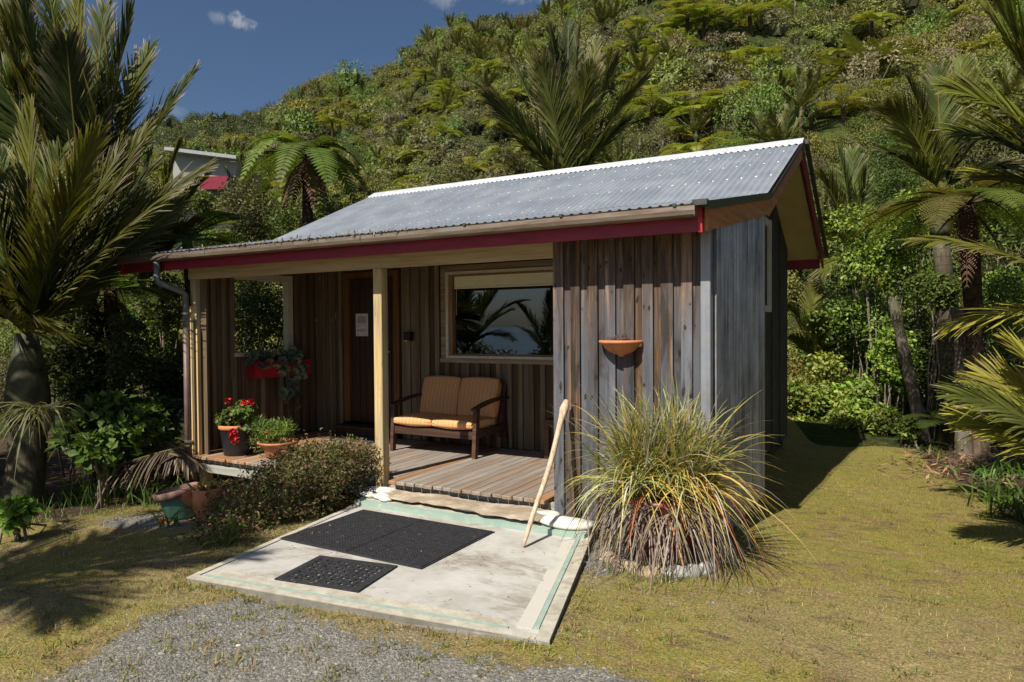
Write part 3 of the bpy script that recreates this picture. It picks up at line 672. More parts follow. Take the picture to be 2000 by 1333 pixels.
# door
door = part('door', MB().box(-6.36, -5.61, 7.085, 7.12, .335, 2.27), WOOD_DOOR)
for i in range(6):
    part('panel', MB().box(-6.30+i*.106, -6.30+i*.106+.099, 7.072, 7.0845, .45, 2.13), WOOD_DOOR, door)
part('handle', MB().tube([(-5.70, 7.07, 1.28), (-5.70, 7.03, 1.28), (-5.79, 7.03, 1.28)], .011, 8).lathe([(0, 0), (.025, 0), (.025, .012), (0, .012)], 12, (-5.70, 7.06, 1.28)), STEEL, door)
part('door_frame', MB().box(-6.46, -6.362, 7.045, 7.12, .335, 2.345).box(-5.608, -5.52, 7.045, 7.12, .335, 2.345).box(-6.362, -5.608, 7.05, 7.12, 2.272, 2.345), WOOD_JAMB)
part('door_step', MB().box(-6.5, -5.5, 6.84, 7.07, .27, .305).box(-6.46, -5.54, 6.88, 7.06, .163, .269), WOOD_DOOR)

# front window
win = part('window', MB().box(-4.86, -2.6, 7.02, 7.098, 1.165, 1.215).box(-4.86, -4.782, 7.045, 7.1, 1.216, 2.36).box(-4.78, -2.6, 7.05, 7.1, 2.285, 2.36), WOOD_TRIM)
part('frame', MB().box(-4.778, -4.742, 7.03, 7.15, 1.217, 2.283).box(-4.741, -2.6, 7.032, 7.15, 1.217, 1.25).box(-4.741, -2.6, 7.035, 7.15, 2.25, 2.283), CREAM, win)
part('sash', MB().box(-4.74, -4.70, 7.06, 7.14, 1.252, 2.248).box(-4.699, -2.6, 7.062, 7.14, 1.252, 1.272).box(-4.699, -2.6, 7.062, 7.14, 2.228, 2.248), WOOD_SASH, win)
part('pane', MB().box(-4.699, -2.55, 7.115, 7.121, 1.273, 2.227), GLASS, win)
part('blind', MB().box(-4.69, -2.55, 7.098, 7.104, 2.09, 2.225).tube([(-4.69, 7.101, 2.084), (-2.55, 7.101, 2.084)], .011, 8), BLIND, win)
part('blind_cord', MB().tube([(-4.66, 7.1, 2.08), (-4.665, 7.1, 1.75)], .003, 5), CREAM, win)
# ceiling of the porch and room behind
part('porch_ceiling', MB().hexa([(XL, 5.17, 2.40), (-2.39, 5.17, 2.40), (XL, 7.09, 2.72), (-2.39, 7.09, 2.72), (XL, 5.17, 2.412), (-2.39, 5.17, 2.412), (XL, 7.09, 2.732), (-2.39, 7.09, 2.732)]), WOOD_PORCH)
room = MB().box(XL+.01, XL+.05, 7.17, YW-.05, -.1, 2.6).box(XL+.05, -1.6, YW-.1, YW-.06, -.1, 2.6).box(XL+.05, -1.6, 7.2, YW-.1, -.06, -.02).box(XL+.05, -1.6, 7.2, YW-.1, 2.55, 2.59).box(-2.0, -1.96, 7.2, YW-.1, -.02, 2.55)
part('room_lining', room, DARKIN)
part('room_lamp', MB().lathe([(0, -.13), (.07, -.11), (.12, -.03), (.13, .03), (.09, .1), (.03, .13), (0, .13)], 16, (-3.8, 8.2, 2.25)).tube([(-3.8, 8.2, 2.38), (-3.8, 8.2, 2.54)], .008, 6), WHITE, smooth=True)

# store: front of raised and sunk boards
sf = part('store_front', MB().box(-2.38, -1.19, 5.145, 5.2, .0, 2.5).box(-2.388, -2.34, 5.2, 7.06, .0, 2.46), WOOD_PORCH)
xs = np.linspace(-2.392, -1.19, 17); jit = np.random.default_rng(4).uniform(-.006, .006, 17); jit[0] = jit[-1] = 0; xs = xs+jit
for i in range(16):
    proud = i % 2 == 0; w = xs[i+1]-xs[i]; ov = .007 if proud else -.004
    me = MB().box(-w/2-ov, w/2+ov, 0, .024 if proud else .026, 0, 2.47-.02).mesh('wall_board', WOOD_STORE)
    inst('wall_board', me, sf, ((xs[i]+xs[i+1])/2, YF if proud else YF+.0245, .02+.012*sin(i*5.1)-(.03 if i > 9 else 0)))
# wall of corrugated iron
def corr_strip(p0, p1, zb, zt, pitch=.076, amp=.009, sub=6, out=(1, 0, 0)):
    L = np.linalg.norm(np.subtract(p1, p0)); n = int(L/pitch*sub); mb = MB(); V = []
    for i in range(n+1):
        t = i/n; q = np.array(p0)+(np.array(p1)-np.array(p0))*t; o = amp*cos(2*pi*t*L/pitch); q = q+np.array(out)*o
        za = zb(t) if callable(zb) else zb; zc = zt(t) if callable(zt) else zt
        V += [(q[0], q[1], za), (q[0], q[1], zc)]
    return mb.add(V, [(2*i, 2*i+2, 2*i+3, 2*i+1) for i in range(n)])
part('corrugated_wall', corr_strip((XR(5.17), 5.17, 0), (XR(7.05), 7.05, 0), -.06, lambda t: 2.42+.46*t, pitch=.108, amp=.026, sub=10), WALLZINC, smooth=True)
cc = MB(); th = np.linspace(0, pi/2, 9)
th = np.linspace(0, pi/2, 3); V = [(-1.195+0, 5.096, z) for z in (-.03, 2.45)]+[(-1.132+.008*sin(a), 5.104-.008*cos(a), z) for a in th for z in (-.03, 2.45)]+[(-1.124, 5.18, z) for z in (-.03, 2.45)]
cc.add(V, [(2*i, 2*i+2, 2*i+3, 2*i+1) for i in range(len(th)+1)]); part('corner_flashing', cc, CORNERZ)
part('wall_end_trim', MB().box(XR(7.06)-.02, XR(7.06)+.016, 7.052, 7.085, -.06, 2.75), WOOD_TRIM)
part('return_wall', MB().box(XR(7.1)-.45, XR(7.1)-.021, 7.062, 7.08, -.1, 2.8), PLY)
# gable wall of dark ply, set back under the roof
def XP(y): return XR(y)-.40
zg = lambda y: 2.83+(y-7.1)*.455 if y < 9.3 else 3.83-(y-9.3)*.545
gw = MB(); ys = np.linspace(7.085, YW, 12)
V = []; 
for y in ys: V += [(XP(y), y, -.09), (XP(y), y, zg(y)-.11), (XP(y)-.05, y, -.09), (XP(y)-.05, y, zg(y)-.11)]
F = []
for i in range(len(ys)-1):
    a = 4*i; F += [(a, a+4, a+5, a+1), (a+2, a+3, a+7, a+6), (a, a+2, a+6, a+4), (a+1, a+5, a+7, a+3)]
F += [(0, 1, 3, 2), (4*11, 4*11+2, 4*11+3, 4*11+1)]
gwo = part('gable_wall', gw.add(V, F), PLY)
for y in (8.0, 8.6, 9.8, 10.4):
    part('batten', MB().hexa([(XP(y)+.001+i, y-.02+j*.04, z) for z in (-.08, zg(y)-.15) for j in (0, 1) for i in (0, .014)]), PLY, gwo)
sidew = MB()
for y0, y1, z0, z1, pr in ((9.47, 9.56, .17, 1.37+1.6-.0, .045), (8.6, 8.69, 1.77, 2.97, .045), (8.69, 9.47, 2.88, 2.97, .043), (8.69, 9.47, 1.77, 1.85, .043)):
    if z0 < 1: z0, z1 = 1.77, 2.97
    sidew.hexa([(XP((y0+y1)/2)+i*pr+.001, y0+j*(y1-y0), z0+k_*(z1-z0)) for k_ in (0, 1) for j in (0, 1) for i in (0, 1)])
swin = part('side_window', sidew, CREAM)
part('pane', MB().hexa([(XP(9.1)-.012+i*.014, 8.69+j*.78, 1.85+k_*1.03) for k_ in (0, 1) for j in (0, 1) for i in (0, 1)]), GLASS, swin)
part('end_wall', MB().box(XL, XP(YW)-.05, YW-.04, YW, -.1, 2.75).box(XL, XL+.008, 7.17, YW, -.1, 2.75), PLY)
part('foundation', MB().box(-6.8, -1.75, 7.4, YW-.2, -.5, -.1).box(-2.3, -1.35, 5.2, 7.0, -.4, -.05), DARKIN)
for y in (8.2, 9.4, 10.9): part('pile', MB().box(XP(y)-.16, XP(y)-.04, y-.06, y+.06, -.5, -.092), BARK_BROWN)

# roof: verandah slope, front slope, back slope
RXL = -7.76
def rz(y): return 2.44+(y-4.74)*(2.885-2.44)/(7.1-4.74) if y < 7.1 else (2.885+(y-7.1)*(3.9-2.885)/2.2 if y < 9.3 else 3.9-(y-9.3)*(3.9-2.69)/2.25)
def roof_sheet(ya, yb, pitch=.076, amp=.0095, sub=8, lift=0.0, rows=2):
    n = int((XR(yb)+.05-RXL)/pitch*sub); V = []
    sl = np.array([0, yb-ya, rz(yb)-rz(ya)]); nv = np.array([0, -sl[2], sl[1]])/np.linalg.norm(sl)
    for i in range(n+1):
        for j in range(rows):
            y = ya+(yb-ya)*j/(rows-1); xr = XR(y)+.05; x = RXL+(xr-RXL)*i/n
            o = nv*(amp*cos(2*pi*i/sub)+lift); V.append((x, y+o[1], rz(ya)+(rz(yb)-rz(ya))*j/(rows-1)+o[2]))
    F = [(i*rows+j, (i+1)*rows+j, (i+1)*rows+j+1, i*rows+j+1) for i in range(n) for j in range(rows-1)]
    return MB().add(V, F)
roof = part('roof', roof_sheet(7.04, 9.3, lift=.004), ROOF, smooth=True)
part('verandah_roof', roof_sheet(4.70, 7.1), ROOF, roof, smooth=True)
part('back_slope', roof_sheet(9.3, 11.55), ROOF, roof, smooth=True)
# screws in rows over the roof
scm = MB()
for row, y in enumerate((7.25, 7.75, 8.3, 8.8, 9.1)):
    n = 45
    for i in range(n):
        x = RXL+.076*(round(((i+.5)*(XR(y)-RXL)/n)/.076)); z = rz(y)+.014
        scm.lathe([(0, .009), (.008, .007), (.012, 0)], 6, (x, y, z-.004))
tag(part('screw', scm, ZINC, roof), kind='stuff')
# ridge cap with scalloped lower edge
rc = MB(); n = 89*8; V = []; 
for i in range(n+1):
    x = RXL-.02+(XR(9.3)+.09-RXL)*i/n; sc_ = .011*cos(2*pi*i/8)
    V += [(x, 9.3-.19+.006*sc_/.011, rz(9.11)+.013+sc_*.9), (x, 9.3-.165, rz(9.135)+.024), (x, 9.3-.04, 3.9+.022), (x, 9.3, 3.9+.04), (x, 9.3+.04, 3.9+.022), (x, 9.3+.19, rz(9.49)+.02)]
rc.add(V, [(i*6+j, (i+1)*6+j, (i+1)*6+j+1, i*6+j+1) for i in range(n) for j in range(5)])
part('ridge_cap', rc, ZINC, roof)
# fascia, barges, flashings, soffits
fas = part('fascia', MB().box(-7.76, -1.14, 4.81, 4.835, 2.255, 2.425), RED)
part('fascia_end', MB().hexa([(-1.139, 4.80, 2.248), (-1.112, 4.80, 2.248), (-1.139, 4.85, 2.25), (-1.112, 4.85, 2.25), (-1.150, 4.80, 2.43), (-1.122, 4.80, 2.43), (-1.150, 4.85, 2.44), (-1.122, 4.85, 2.44)]), RED_BRIGHT)
part('fascia_end', MB().hexa([(-7.80, 4.80, 2.24), (-7.762, 4.80, 2.24), (-7.80, 4.85, 2.24), (-7.762, 4.85, 2.24), (-7.80, 4.80, 2.42), (-7.762, 4.80, 2.42), (-7.80, 4.85, 2.42), (-7.762, 4.85, 2.42)]), RED_BRIGHT)
def barge(name, pts, h, th, mat, xf, drop, parent=cabin):
    """a board following the roof edge: pts along y, h deep, its top drop below the roof"""
    V = []
    for y in pts:
        z = rz(y)-drop; x = xf(y); V += [(x-th, y, z-h), (x, y, z-h), (x-th, y, z), (x, y, z)]
    F = []
    for i in range(len(pts)-1):
        a = 4*i; F += [(a+1, a+5, a+7, a+3), (a, a+2, a+6, a+4), (a, a+4, a+5, a+1), (a+2, a+3, a+7, a+6)]
    n = 4*(len(pts)-1); F += [(0, 1, 3, 2), (n, n+2, n+3, n+1)]
    return part(name, MB().add(V, F), mat, parent)
xb = lambda y: XR(y)+.05
barge('barge_board', [4.852, 5.5, 6.3, 7.098], .165, .026, WOOD_BARGE, xb, .035)
barge('barge_flashing', [4.74, 6, 7.098], .062, .004, FLASH, lambda y: xb(y)+.03, -.012)
barge('barge_board', [7.102, 8, 9.299], .19, .026, WOOD_BARGE, xb, .03)
barge('barge_flashing', [7.102, 8, 9.299], .05, .004, FLASH, lambda y: xb(y)+.03, -.01)
barge('barge_board', [9.301, 10.5, 11.56], .19, .026, RED, xb, .03)
barge('barge_flashing', [9.301, 10.5, 11.58], .05, .05, FLASH, lambda y: xb(y)+.07, -.012)
barge('barge_board', [4.85, 7.098], .165, .026, RED, lambda y: -7.735, .035)
barge('barge_board', [7.102, 8, 9.299], .17, .026, RED, lambda y: -7.735, .03)
def soffit(ya, yb, drop):
    V = []
    for y in (ya, yb):
        for x in (XP(y)-.06, XR(y)-.016):
            V += [(x, y, rz(y)-drop-.02), (x, y, rz(y)-drop)]
    return MB().add(V, [(0, 2, 6, 4), (1, 5, 7, 3), (0, 4, 5, 1), (2, 3, 7, 6), (0, 1, 3, 2), (4, 6, 7, 5)])
part('soffit', soffit(7.1, 9.3, .09), SOFFIT); part('soffit', soffit(9.3, 11.5, .09), SOFFIT)
part('back_fascia', MB().box(-7.7, XR(11.5)+.0, 11.5, 11.53, 2.46, 2.66), RED)
part('eave_soffit', MB().box(-7.7, XL-.06, 5.0, YW, 2.36, 2.372).box(-7.7, -1.16, 4.84, 5.09, 2.37, 2.382), SOFFIT)
# gutter
gut = MB(); prof = [(4.80, 2.428), (4.80, 2.352), (4.73, 2.349), (4.706, 2.362), (4.698, 2.39), (4.70, 2.424), (4.692, 2.431), (4.708, 2.434), (4.709, 2.426), (4.712, 2.37), (4.79, 2.36), (4.796, 2.428)]
n = len(prof); V = [(x, y, z) for x in (-7.80, -1.145) for y, z in prof]
gut.add(V, [(i, i+n, (i+1) % n+n, (i+1) % n) for i in range(n)]).box(-7.803, -7.799, 4.70, 4.80, 2.352, 2.43).box(-1.146, -1.142, 4.70, 4.80, 2.352, 2.43)
gut = part('gutter', gut, GUTTER)
gb = MB().box(-.012, .012, 0, .012, 0, .022).box(-.008, .008, .008, .11, .012, .018).mesh('bracket', FLASH)
for x in np.arange(-7.3, -1.2, .86): inst('bracket', gb, gut, (x, 4.688, 2.422))
part('end_flashing', MB().box(-1.16, -1.06, 4.70, 4.82, 2.42, 2.46), FLASH); part('end_flashing', MB().box(-7.84, -7.78, 4.70, 4.82, 2.38, 2.455), FLASH)
part('gutter_debris', MB().leaves(rng.uniform([-6.3, 4.70, 2.432], [-3.5, 4.73, 2.45], (420, 3)), rng.standard_normal((420, 3))*[1, .4, .3], np.tile([0, 0, 1.0], (420, 1)), .05, .014, 0, (.3, .25, .15)), LEAF_DRY)['kind'] = 'stuff'
# downpipe
dp = part('downpipe', MB().tube([(-7.06, 4.75, 2.36), (-7.06, 4.75, 2.17), (-7.05, 4.76, 2.12), (-7.0, 5.02, 2.02), (-6.99, 5.045, 1.99), (-6.99, 5.045, 1.62)], .035, 14), PIPE_G, smooth=True)
part('lower_pipe', MB().tube([(-6.99, 5.045, 1.64), (-6.99, 5.045, -.2)], .033, 14), PIPE_B, dp, True)
part('collar', MB().tube([(-6.99, 5.045, -.19), (-6.99, 5.045, -.34)], .045, 14), WHITE, dp, True)
for z in (1.78, .32): part('bracket', MB().tube([(-6.99, 5.045, z-.012), (-6.99, 5.045, z+.012)], .039, 14).box(-6.95, -6.92, 5.04, 5.06, z-.01, z+.01), STEEL, dp)
for x in (-6.93, -6.62):
    hk = MB().tube([(x, 7.075, 1.80), (x, 7.05, 1.79), (x, 7.03, 1.72), (x, 7.02, 1.69), (x, 7.005, 1.70), (x, 7.0, 1.73)], .005, 6).box(x-.01, x+.01, 7.06, 7.077, 1.70, 1.82)
    part('coat_hook', hk, STEEL)

# ------------------------------------------------------------------ things on and round the verandah
# notice on the door
nt = thing('notice', 'white paper notice pinned to the dark front door', 'notice', (-6.155, 7.068, 1.64))
MB().box(-.105, .105, 0, .002, -.15, .15).build('sheet', m_plain('paper', (.62, .61, .6), .7, var=.04), nt)
ink = m_plain('ink', (.12, .12, .12), .8); txt = MB()
for z, w, a in ((.125, .05, -.02), (.0, .16, 0), (-.025, .05, -.05), (-.025, .03, .06), (-.06, .17, 0), (-.072, .15, -.01), (-.09, .12, -.02), (-.13, .045, -.065), (-.13, .05, .06)):
    txt.box(a-w/2, a+w/2, -.0016, -.0004, z-.0025, z+.0025)
txt.build('print', ink, nt)
MB().box(-.075, .075, -.001, -.0002, .02, .115).build('printed_panel', m_plain('grey_print', (.33, .34, .37), .8), nt)
# wall light
wlt = thing('wall_light', 'small black box light on the porch wall between door and window', 'wall light', (-5.35, 7.05, 1.49))
MB().box(-.045, .06, -.07, .0, -.055, .055).build('housing', BLACKP, wlt); MB().box(-.04, .01, -.068, -.02, -.066, -.056).build('lens', WHITE, wlt)
# door mat
dm = thing('door_mat', 'flat grey doormat with a brown edge lying before the porch door', 'doormat', (-6.05, 6.68, DZ))
pmat = m_plain('mat_fibre', (.06, .06, .06), .95, var=.4, scale=60, bump=.5)
MB().box(-.42, .44, -.13, .16, .001, .018).build('pile', pmat, dm); MB().box(-.42, .44, -.19, -.13, .001, .014).build('edge', WOOD_DECKW, dm)

# loveseat
ls = thing('loveseat', 'dark wooden loveseat with orange striped cushions on the deck', 'loveseat', (-4.5, 6.62, DZ))
def add_leg(x, y0, y1, z1, w=.045):
    MB().hexa([(x-w/2, y0-.03, 0), (x+w/2, y0-.03, 0), (x-w/2, y0+.03, 0), (x+w/2, y0+.03, 0), (x-w/2, y1-.035, z1), (x+w/2, y1-.035, z1), (x-w/2, y1+.035, z1), (x+w/2, y1+.035, z1)]).build('leg', WOOD_BENCH, ls)
for x in (-.565, .565):
    add_leg(x, -.29, -.24, .53); add_leg(x, .44, .34, .42)
    bp = MB().bar((x*.985, .28, .16), (x*.985, .43, .76), .045, .06, (0, 1, 0)); bp.build('back_post', WOOD_BENCH, ls)
    y_ = np.linspace(-.31, .5, 9); arm = MB(); V = []
    for yy in y_:
        t = (yy+.31)/.81; z = .535+.075*sin(min(1, t*1.35)*pi/2)-.012*max(0, t-.75)*4; w = .034+.012*sin(t*pi)
        V += [(x-w, yy, z-.011), (x+w, yy, z-.011), (x-w, yy, z+.011), (x+w, yy, z+.011)]
    F = []
    for i in range(8):
        a = 4*i; F += [(a, a+1, a+5, a+4), (a+2, a+6, a+7, a+3), (a, a+4, a+6, a+2), (a+1, a+3, a+7, a+5)]
    F += [(0, 2, 3, 1), (32, 33, 35, 34)]; arm.add(V, F).build('armrest', WOOD_BENCH, ls)
    MB().box(x-.02, x+.02, -.24, .42, .22, .30).build('side_rail', WOOD_BENCH, ls)
MB().box(-.54, .54, -.285, -.255, .205, .29).build('front_rail', WOOD_BENCH, ls)
MB().box(-.54, .54, .40, .43, .22, .3).build('back_rail', WOOD_BENCH, ls)
for k_ in range(5): MB().box(-.54, .54, -.22+k_*.13, -.15+k_*.13, .272, .288).build('seat_slat', WOOD_BENCH, ls)
for k_ in range(3): MB().bar((-.53, .335+.05*k_, .42+.14*k_), (.53, .335+.05*k_, .42+.14*k_), .015, .07, (0, .2, 1)).build('back_slat', WOOD_BENCH, ls)
sc_me = bevel_box('seat_cushion', .535, .60, .105, .03, CUSH, 3, .018); bc_me = bevel_box('back_cushion', .53, .11, .47, .026, CUSH, 3, .016)
for x in (-.272, .27):
    inst('seat_cushion', sc_me, ls, (x, -.015, .348), (radians(-2), 0, 0)); inst('back_cushion', bc_me, ls, (x, .30, .60), (radians(-15), 0, radians(1.5 if x < 0 else -1)))
# side table
stb = thing('side_table', 'dark wooden side table half hidden behind the store wall', 'side table', (-2.98, 6.80, DZ))
MB().box(-.27, .25, -.16, .22, .40, .43).build('table_top', WOOD_BENCH, stb)
lg = MB().box(-.025, .025, -.025, .025, 0, .40).mesh('leg', WOOD_BENCH)
for x, y in ((-.24, -.12), (.22, -.12), (-.24, .18), (.22, .18)): inst('leg', lg, stb, (x, y, 0))
MB().box(-.215, .195, -.13, -.11, .34, .398).build('apron', WOOD_BENCH, stb)

# leaf clump helper: random leaves through a set of lobes
def lobes_leaves(g, lobes, n, L, w, up=.35, flat=None, jitter=.6, shell=(.7, 1.05), zmin=None):
    lob = np.array(lobes, float); wgt = lob[:, 3]**2; ci = g.choice(len(lob), n, p=wgt/wgt.sum())
    d = unit(g.standard_normal((n, 3))); d[:, 2] = np.where(g.random(n) < .75, np.abs(d[:, 2]), d[:, 2])
    rr = g.uniform(*shell, n)[:, None]; sc = lob[ci, 3:4]*np.array([1, 1, flat or .85])
    pos = lob[ci, :3]+d*rr*sc
    nrm = unit(d*.8+np.array([0, 0, up])+g.standard_normal((n, 3))*jitter*.5)
    di = unit(np.cross(nrm, g.standard_normal((n, 3)))+d*.35)
    return pos, di, nrm, L*g.uniform(.65, 1.25, n), w*g.uniform(.7, 1.2, n)
def tints(g, n, cols, var=.2):
    c = np.array(cols, float)[g.integers(0, len(cols), n)]; return c*g.uniform(1-var, 1+var, (n, 1))
def round_leaves(mb, g, pos, nrm, r, tint):
    n = len(pos); a = unit(np.cross(nrm, g.standard_normal((n, 3)))); b = np.cross(nrm, a); th = np.linspace(0, 2*pi, 7)[:-1]
    V = pos[:, None, :]+np.broadcast_to(np.reshape(r, (-1, 1, 1)), (n, 1, 1))*(a[:, None, :]*np.cos(th)[None, :, None]+b[:, None, :]*np.sin(th)[None, :, None])
    V = V+nrm[:, None, :]*(np.reshape(r, (-1, 1, 1))*.25*np.array([1, -.4, 1, -.4, 1, -.4])[None, :, None])
    mb.add(V.reshape(-1, 3), np.arange(n*6).reshape(n, 6), 0, np.repeat(tint, 6, 0)); return mb

# black pot of red geraniums
g = np.random.default_rng(21)
ger = thing('geranium_pot', 'black pot of red geraniums at the left end of the deck', 'potted plant', (-6.52, 5.34, DZ))
MB().lathe([(0, .0), (.145, 0), (.15, .01), (.175, .2), (.187, .29), (.195, .30), (.195, .325), (.178, .325), (.17, .27), (0, .265)], 28).build('pot', BLACKPOT, ger, True)
MB().lathe([(.196, .30), (.205, .31), (.2, .35), (.185, .345)], 28).build('pot_rim', TERRA, ger, True)
MB().lathe([(0, .30), (.17, .29)], 16).build('soil', SOIL, ger)
lob = [(0, 0, .42, .17), (.12, -.06, .46, .16), (-.12, -.05, .40, .13), (.08, .05, .52, .13), (.17, 0, .36, .13), (-.04, -.1, .38, .13), (.2, -.08, .47, .1)]
ps, di, nr, L_, w_ = lobes_leaves(g, lob, 420, .05, .05); mb = MB(); round_leaves(mb, g, ps, nr, .026*g.uniform(.7, 1.3, 420), tints(g, 420, [(.10, .2, .03), (.13, .23, .04), (.07, .15, .03), (.16, .2, .05)]))
mb.build('foliage', LEAF, ger)
stm = MB()
heads = [(-.2, -.1, .42), (.0, -.12, .62), (.14, -.02, .60), (.17, .0, .585), (.19, .03, .60), (.12, -.16, .50), (.16, -.19, .29), (.18, -.18, .20), (.15, -.18, .24)]
fl = MB()
for k_ in range(16):
    d = unit(g.standard_normal(3)+np.array([0, -.3, .5])); fl.leaves((d*.018)[None]+g.standard_normal((2, 3))*.006, unit(np.cross(d, g.standard_normal((2, 3)))), np.tile(d, (2, 1)), .03, .028, 0, (1, 1, 1), .15)
flm = fl.mesh('flower_head', PETAL_R)
for h in heads:
    inst('flower_head', flm, ger, h, (random.random(), random.random(), random.random()*6), random.uniform(.8, 1.35)); stm.tube([(h[0]*.5, h[1]*.3, .33), (h[0]*.8, h[1]*.8, h[2]*.8), h], .004, 5)
stm.build('stems', STEM, ger)
# terracotta bowl with feathery plant
g = np.random.default_rng(22)
bowl = thing('terracotta_bowl_plant', 'wide terracotta bowl of feathery green plants with pale flowers', 'potted plant', (-5.95, 5.42, DZ))
MB().lathe([(0, 0), (.12, 0), (.125, .02), (.17, .12), (.215, .16), (.225, .165), (.225, .185), (.205, .185), (.2, .15), (0, .14)], 28).build('pot', TERRA_OLD, bowl, True)
lob = [(-.12, -.02, .26, .17), (.05, -.04, .25, .15), (-.22, -.04, .3, .13), (.13, .02, .3, .1), (-.16, -.1, .17, .13), (-.28, -.02, .38, .08), (.02, .05, .33, .12)]
ps, di, nr, L_, w_ = lobes_leaves(g, lob, 1900, .055, .011, shell=(.3, 1.1), jitter=1.2)
MB().leaves(ps, di+np.array([0, 0, .25]), nr, L_, w_, 0, tints(g, 1900, [(.12, .22, .035), (.16, .26, .05), (.08, .16, .03), (.2, .25, .06)])).build('foliage', LEAF, bowl)
fm = MB()
for d in unit(g.standard_normal((8, 3))+np.array([0, 0, .8])): fm.leaves((d*.008)[None], unit(np.cross(d, [[1, .3, .2]])), d[None], .028, .024, 0, (1, 1, 1), .1)
fw_ = fm.mesh('flower', PETAL_W); fo_ = fm.mesh('flower', m_plain('orange_petal', (.55, .09, .02), .5))
for q in ((-.36, -.08, .36), (-.34, -.1, .33), (-.38, -.1, .30), (-.31, -.03, .42), (-.37, -.12, .345)): inst('flower', fw_, bowl, q, (random.random(), 0, random.random()*6), 1.2)
for q in ((-.06, -.1, .28), (-.1, -.08, .29)): inst('flower', fo_, bowl, q, (0, 0, random.random()*6))
# window box with rosettes
g = np.random.default_rng(23)
pl = thing('red_planter_box', 'red planter box of trailing blue-green succulents under the porch opening', 'planter box', (XL+.025, 6.36, .98))
bx = MB().box(0, .15, -.47, -.452, 0, .2).box(0, .15, .452, .47, 0, .2).box(.135, .15, -.452, .452, 0, .2).box(0, .015, -.452, .452, 0, .2).box(.015, .135, -.452, .452, 0, .015); bx.build('box', RED_BRIGHT, pl)
MB().box(.016, .134, -.45, .45, .13, .17).build('soil', SOIL, pl)
ro = MB()
for ringi, (nn, rad, el, sz) in enumerate(((5, .012, 1.2, .028), (7, .03, .85, .038), (8, .048, .5, .045), (9, .06, .2, .046))):
    for k_ in range(nn):
        a = 2*pi*k_/nn+ringi*.4; d = np.array([cos(a)*cos(el), sin(a)*cos(el), sin(el)]); nn_ = np.array([-cos(a)*sin(el), -sin(a)*sin(el), cos(el)])
        ro.leaves((d*.012)[None], d[None], nn_[None], sz*1.2, sz*.85, 0, (.12+.015*ringi, .19+.012*ringi, .16), -.12)
rom = ro.mesh('rosette', m_leaf('succulent_leaves', rough=.55, trans=.05, var=.15, rv=.3))
ros = [(.13, -.56, .28), (.14, -.52, .2), (.16, -.40, .15), (.15, -.46, .23), (.1, -.33, .29), (.09, -.22, .3), (.12, -.12, .29), (.1, 0, .31), (.11, .1, .27), (.09, .2, .33), (.1, .31, .29), (.14, -.02, .2), (.17, .08, .17), (.18, .18, .19), (.18, .02, .06), (.19, .14, .05), (.18, .25, .08), (.19, .05, -.08), (.2, .17, -.06), (.19, .28, -.02), (.19, -.06, -.2), (.2, .04, -.23), (.2, .13, -.17), (.19, .02, -.33), (.2, .22, -.27), (.19, .2, -.45), (.17, .34, .1), (.2, -.1, -.27)]
for q in ros: inst('rosette', rom, pl, q, (random.uniform(-.4, .4), random.uniform(.5, 1.2), random.uniform(0, 6)), random.uniform(.8, 1.25))
ros += [(.16, -.25, .2), (.17, -.15, .12), (.17, -.3, .11), (.17, .0, .1), (.18, -.08, .03), (.16, .26, .24), (.12, -.45, .3), (.17, .12, .26)]
for q in ros[-8:]: inst('rosette', rom, pl, q, (random.uniform(-.4, .4), random.uniform(.5, 1.2), random.uniform(0, 6)), random.uniform(.95, 1.3))
st_ = MB()
for q in ros[14:]: st_.tube([(.1, q[1]*.7, .17), (.17, q[1]*.85, .16), np.array(q)*[1, 1, 1]], .006, 5)
st_.build('stems', m_plain('succulent_stem', (.16, .13, .1), .8), pl)
# wall pot
wp = thing('wall_pot', 'terracotta half-bowl pot on the store wall holding a dried plant', 'wall pot', (-1.81, YF-.002, 1.36))
MB().lathe([(.0, 0), (.02, .002), (.028, .014), (.06, .022), (.1, .042), (.132, .07), (.15, .1), (.17, .104), (.177, .114), (.174, .128), (.158, .13), (.145, .108), (.0, .1)], 26, a0=pi, a1=2*pi).build('pot', TERRA, wp, True)
MB().box(-.1, .1, -.006, 0, .05, .12).build('back_plate', TERRA, wp)
ps, di, nr, L_, w_ = lobes_leaves(g, [(.02, -.06, .13, .05), (-.07, -.06, .13, .025)], 160, .03, .009); MB().leaves(ps, di, nr, L_, w_, 0, (.09, .06, .05)).build('dried_plant', LEAF_DRY, wp)

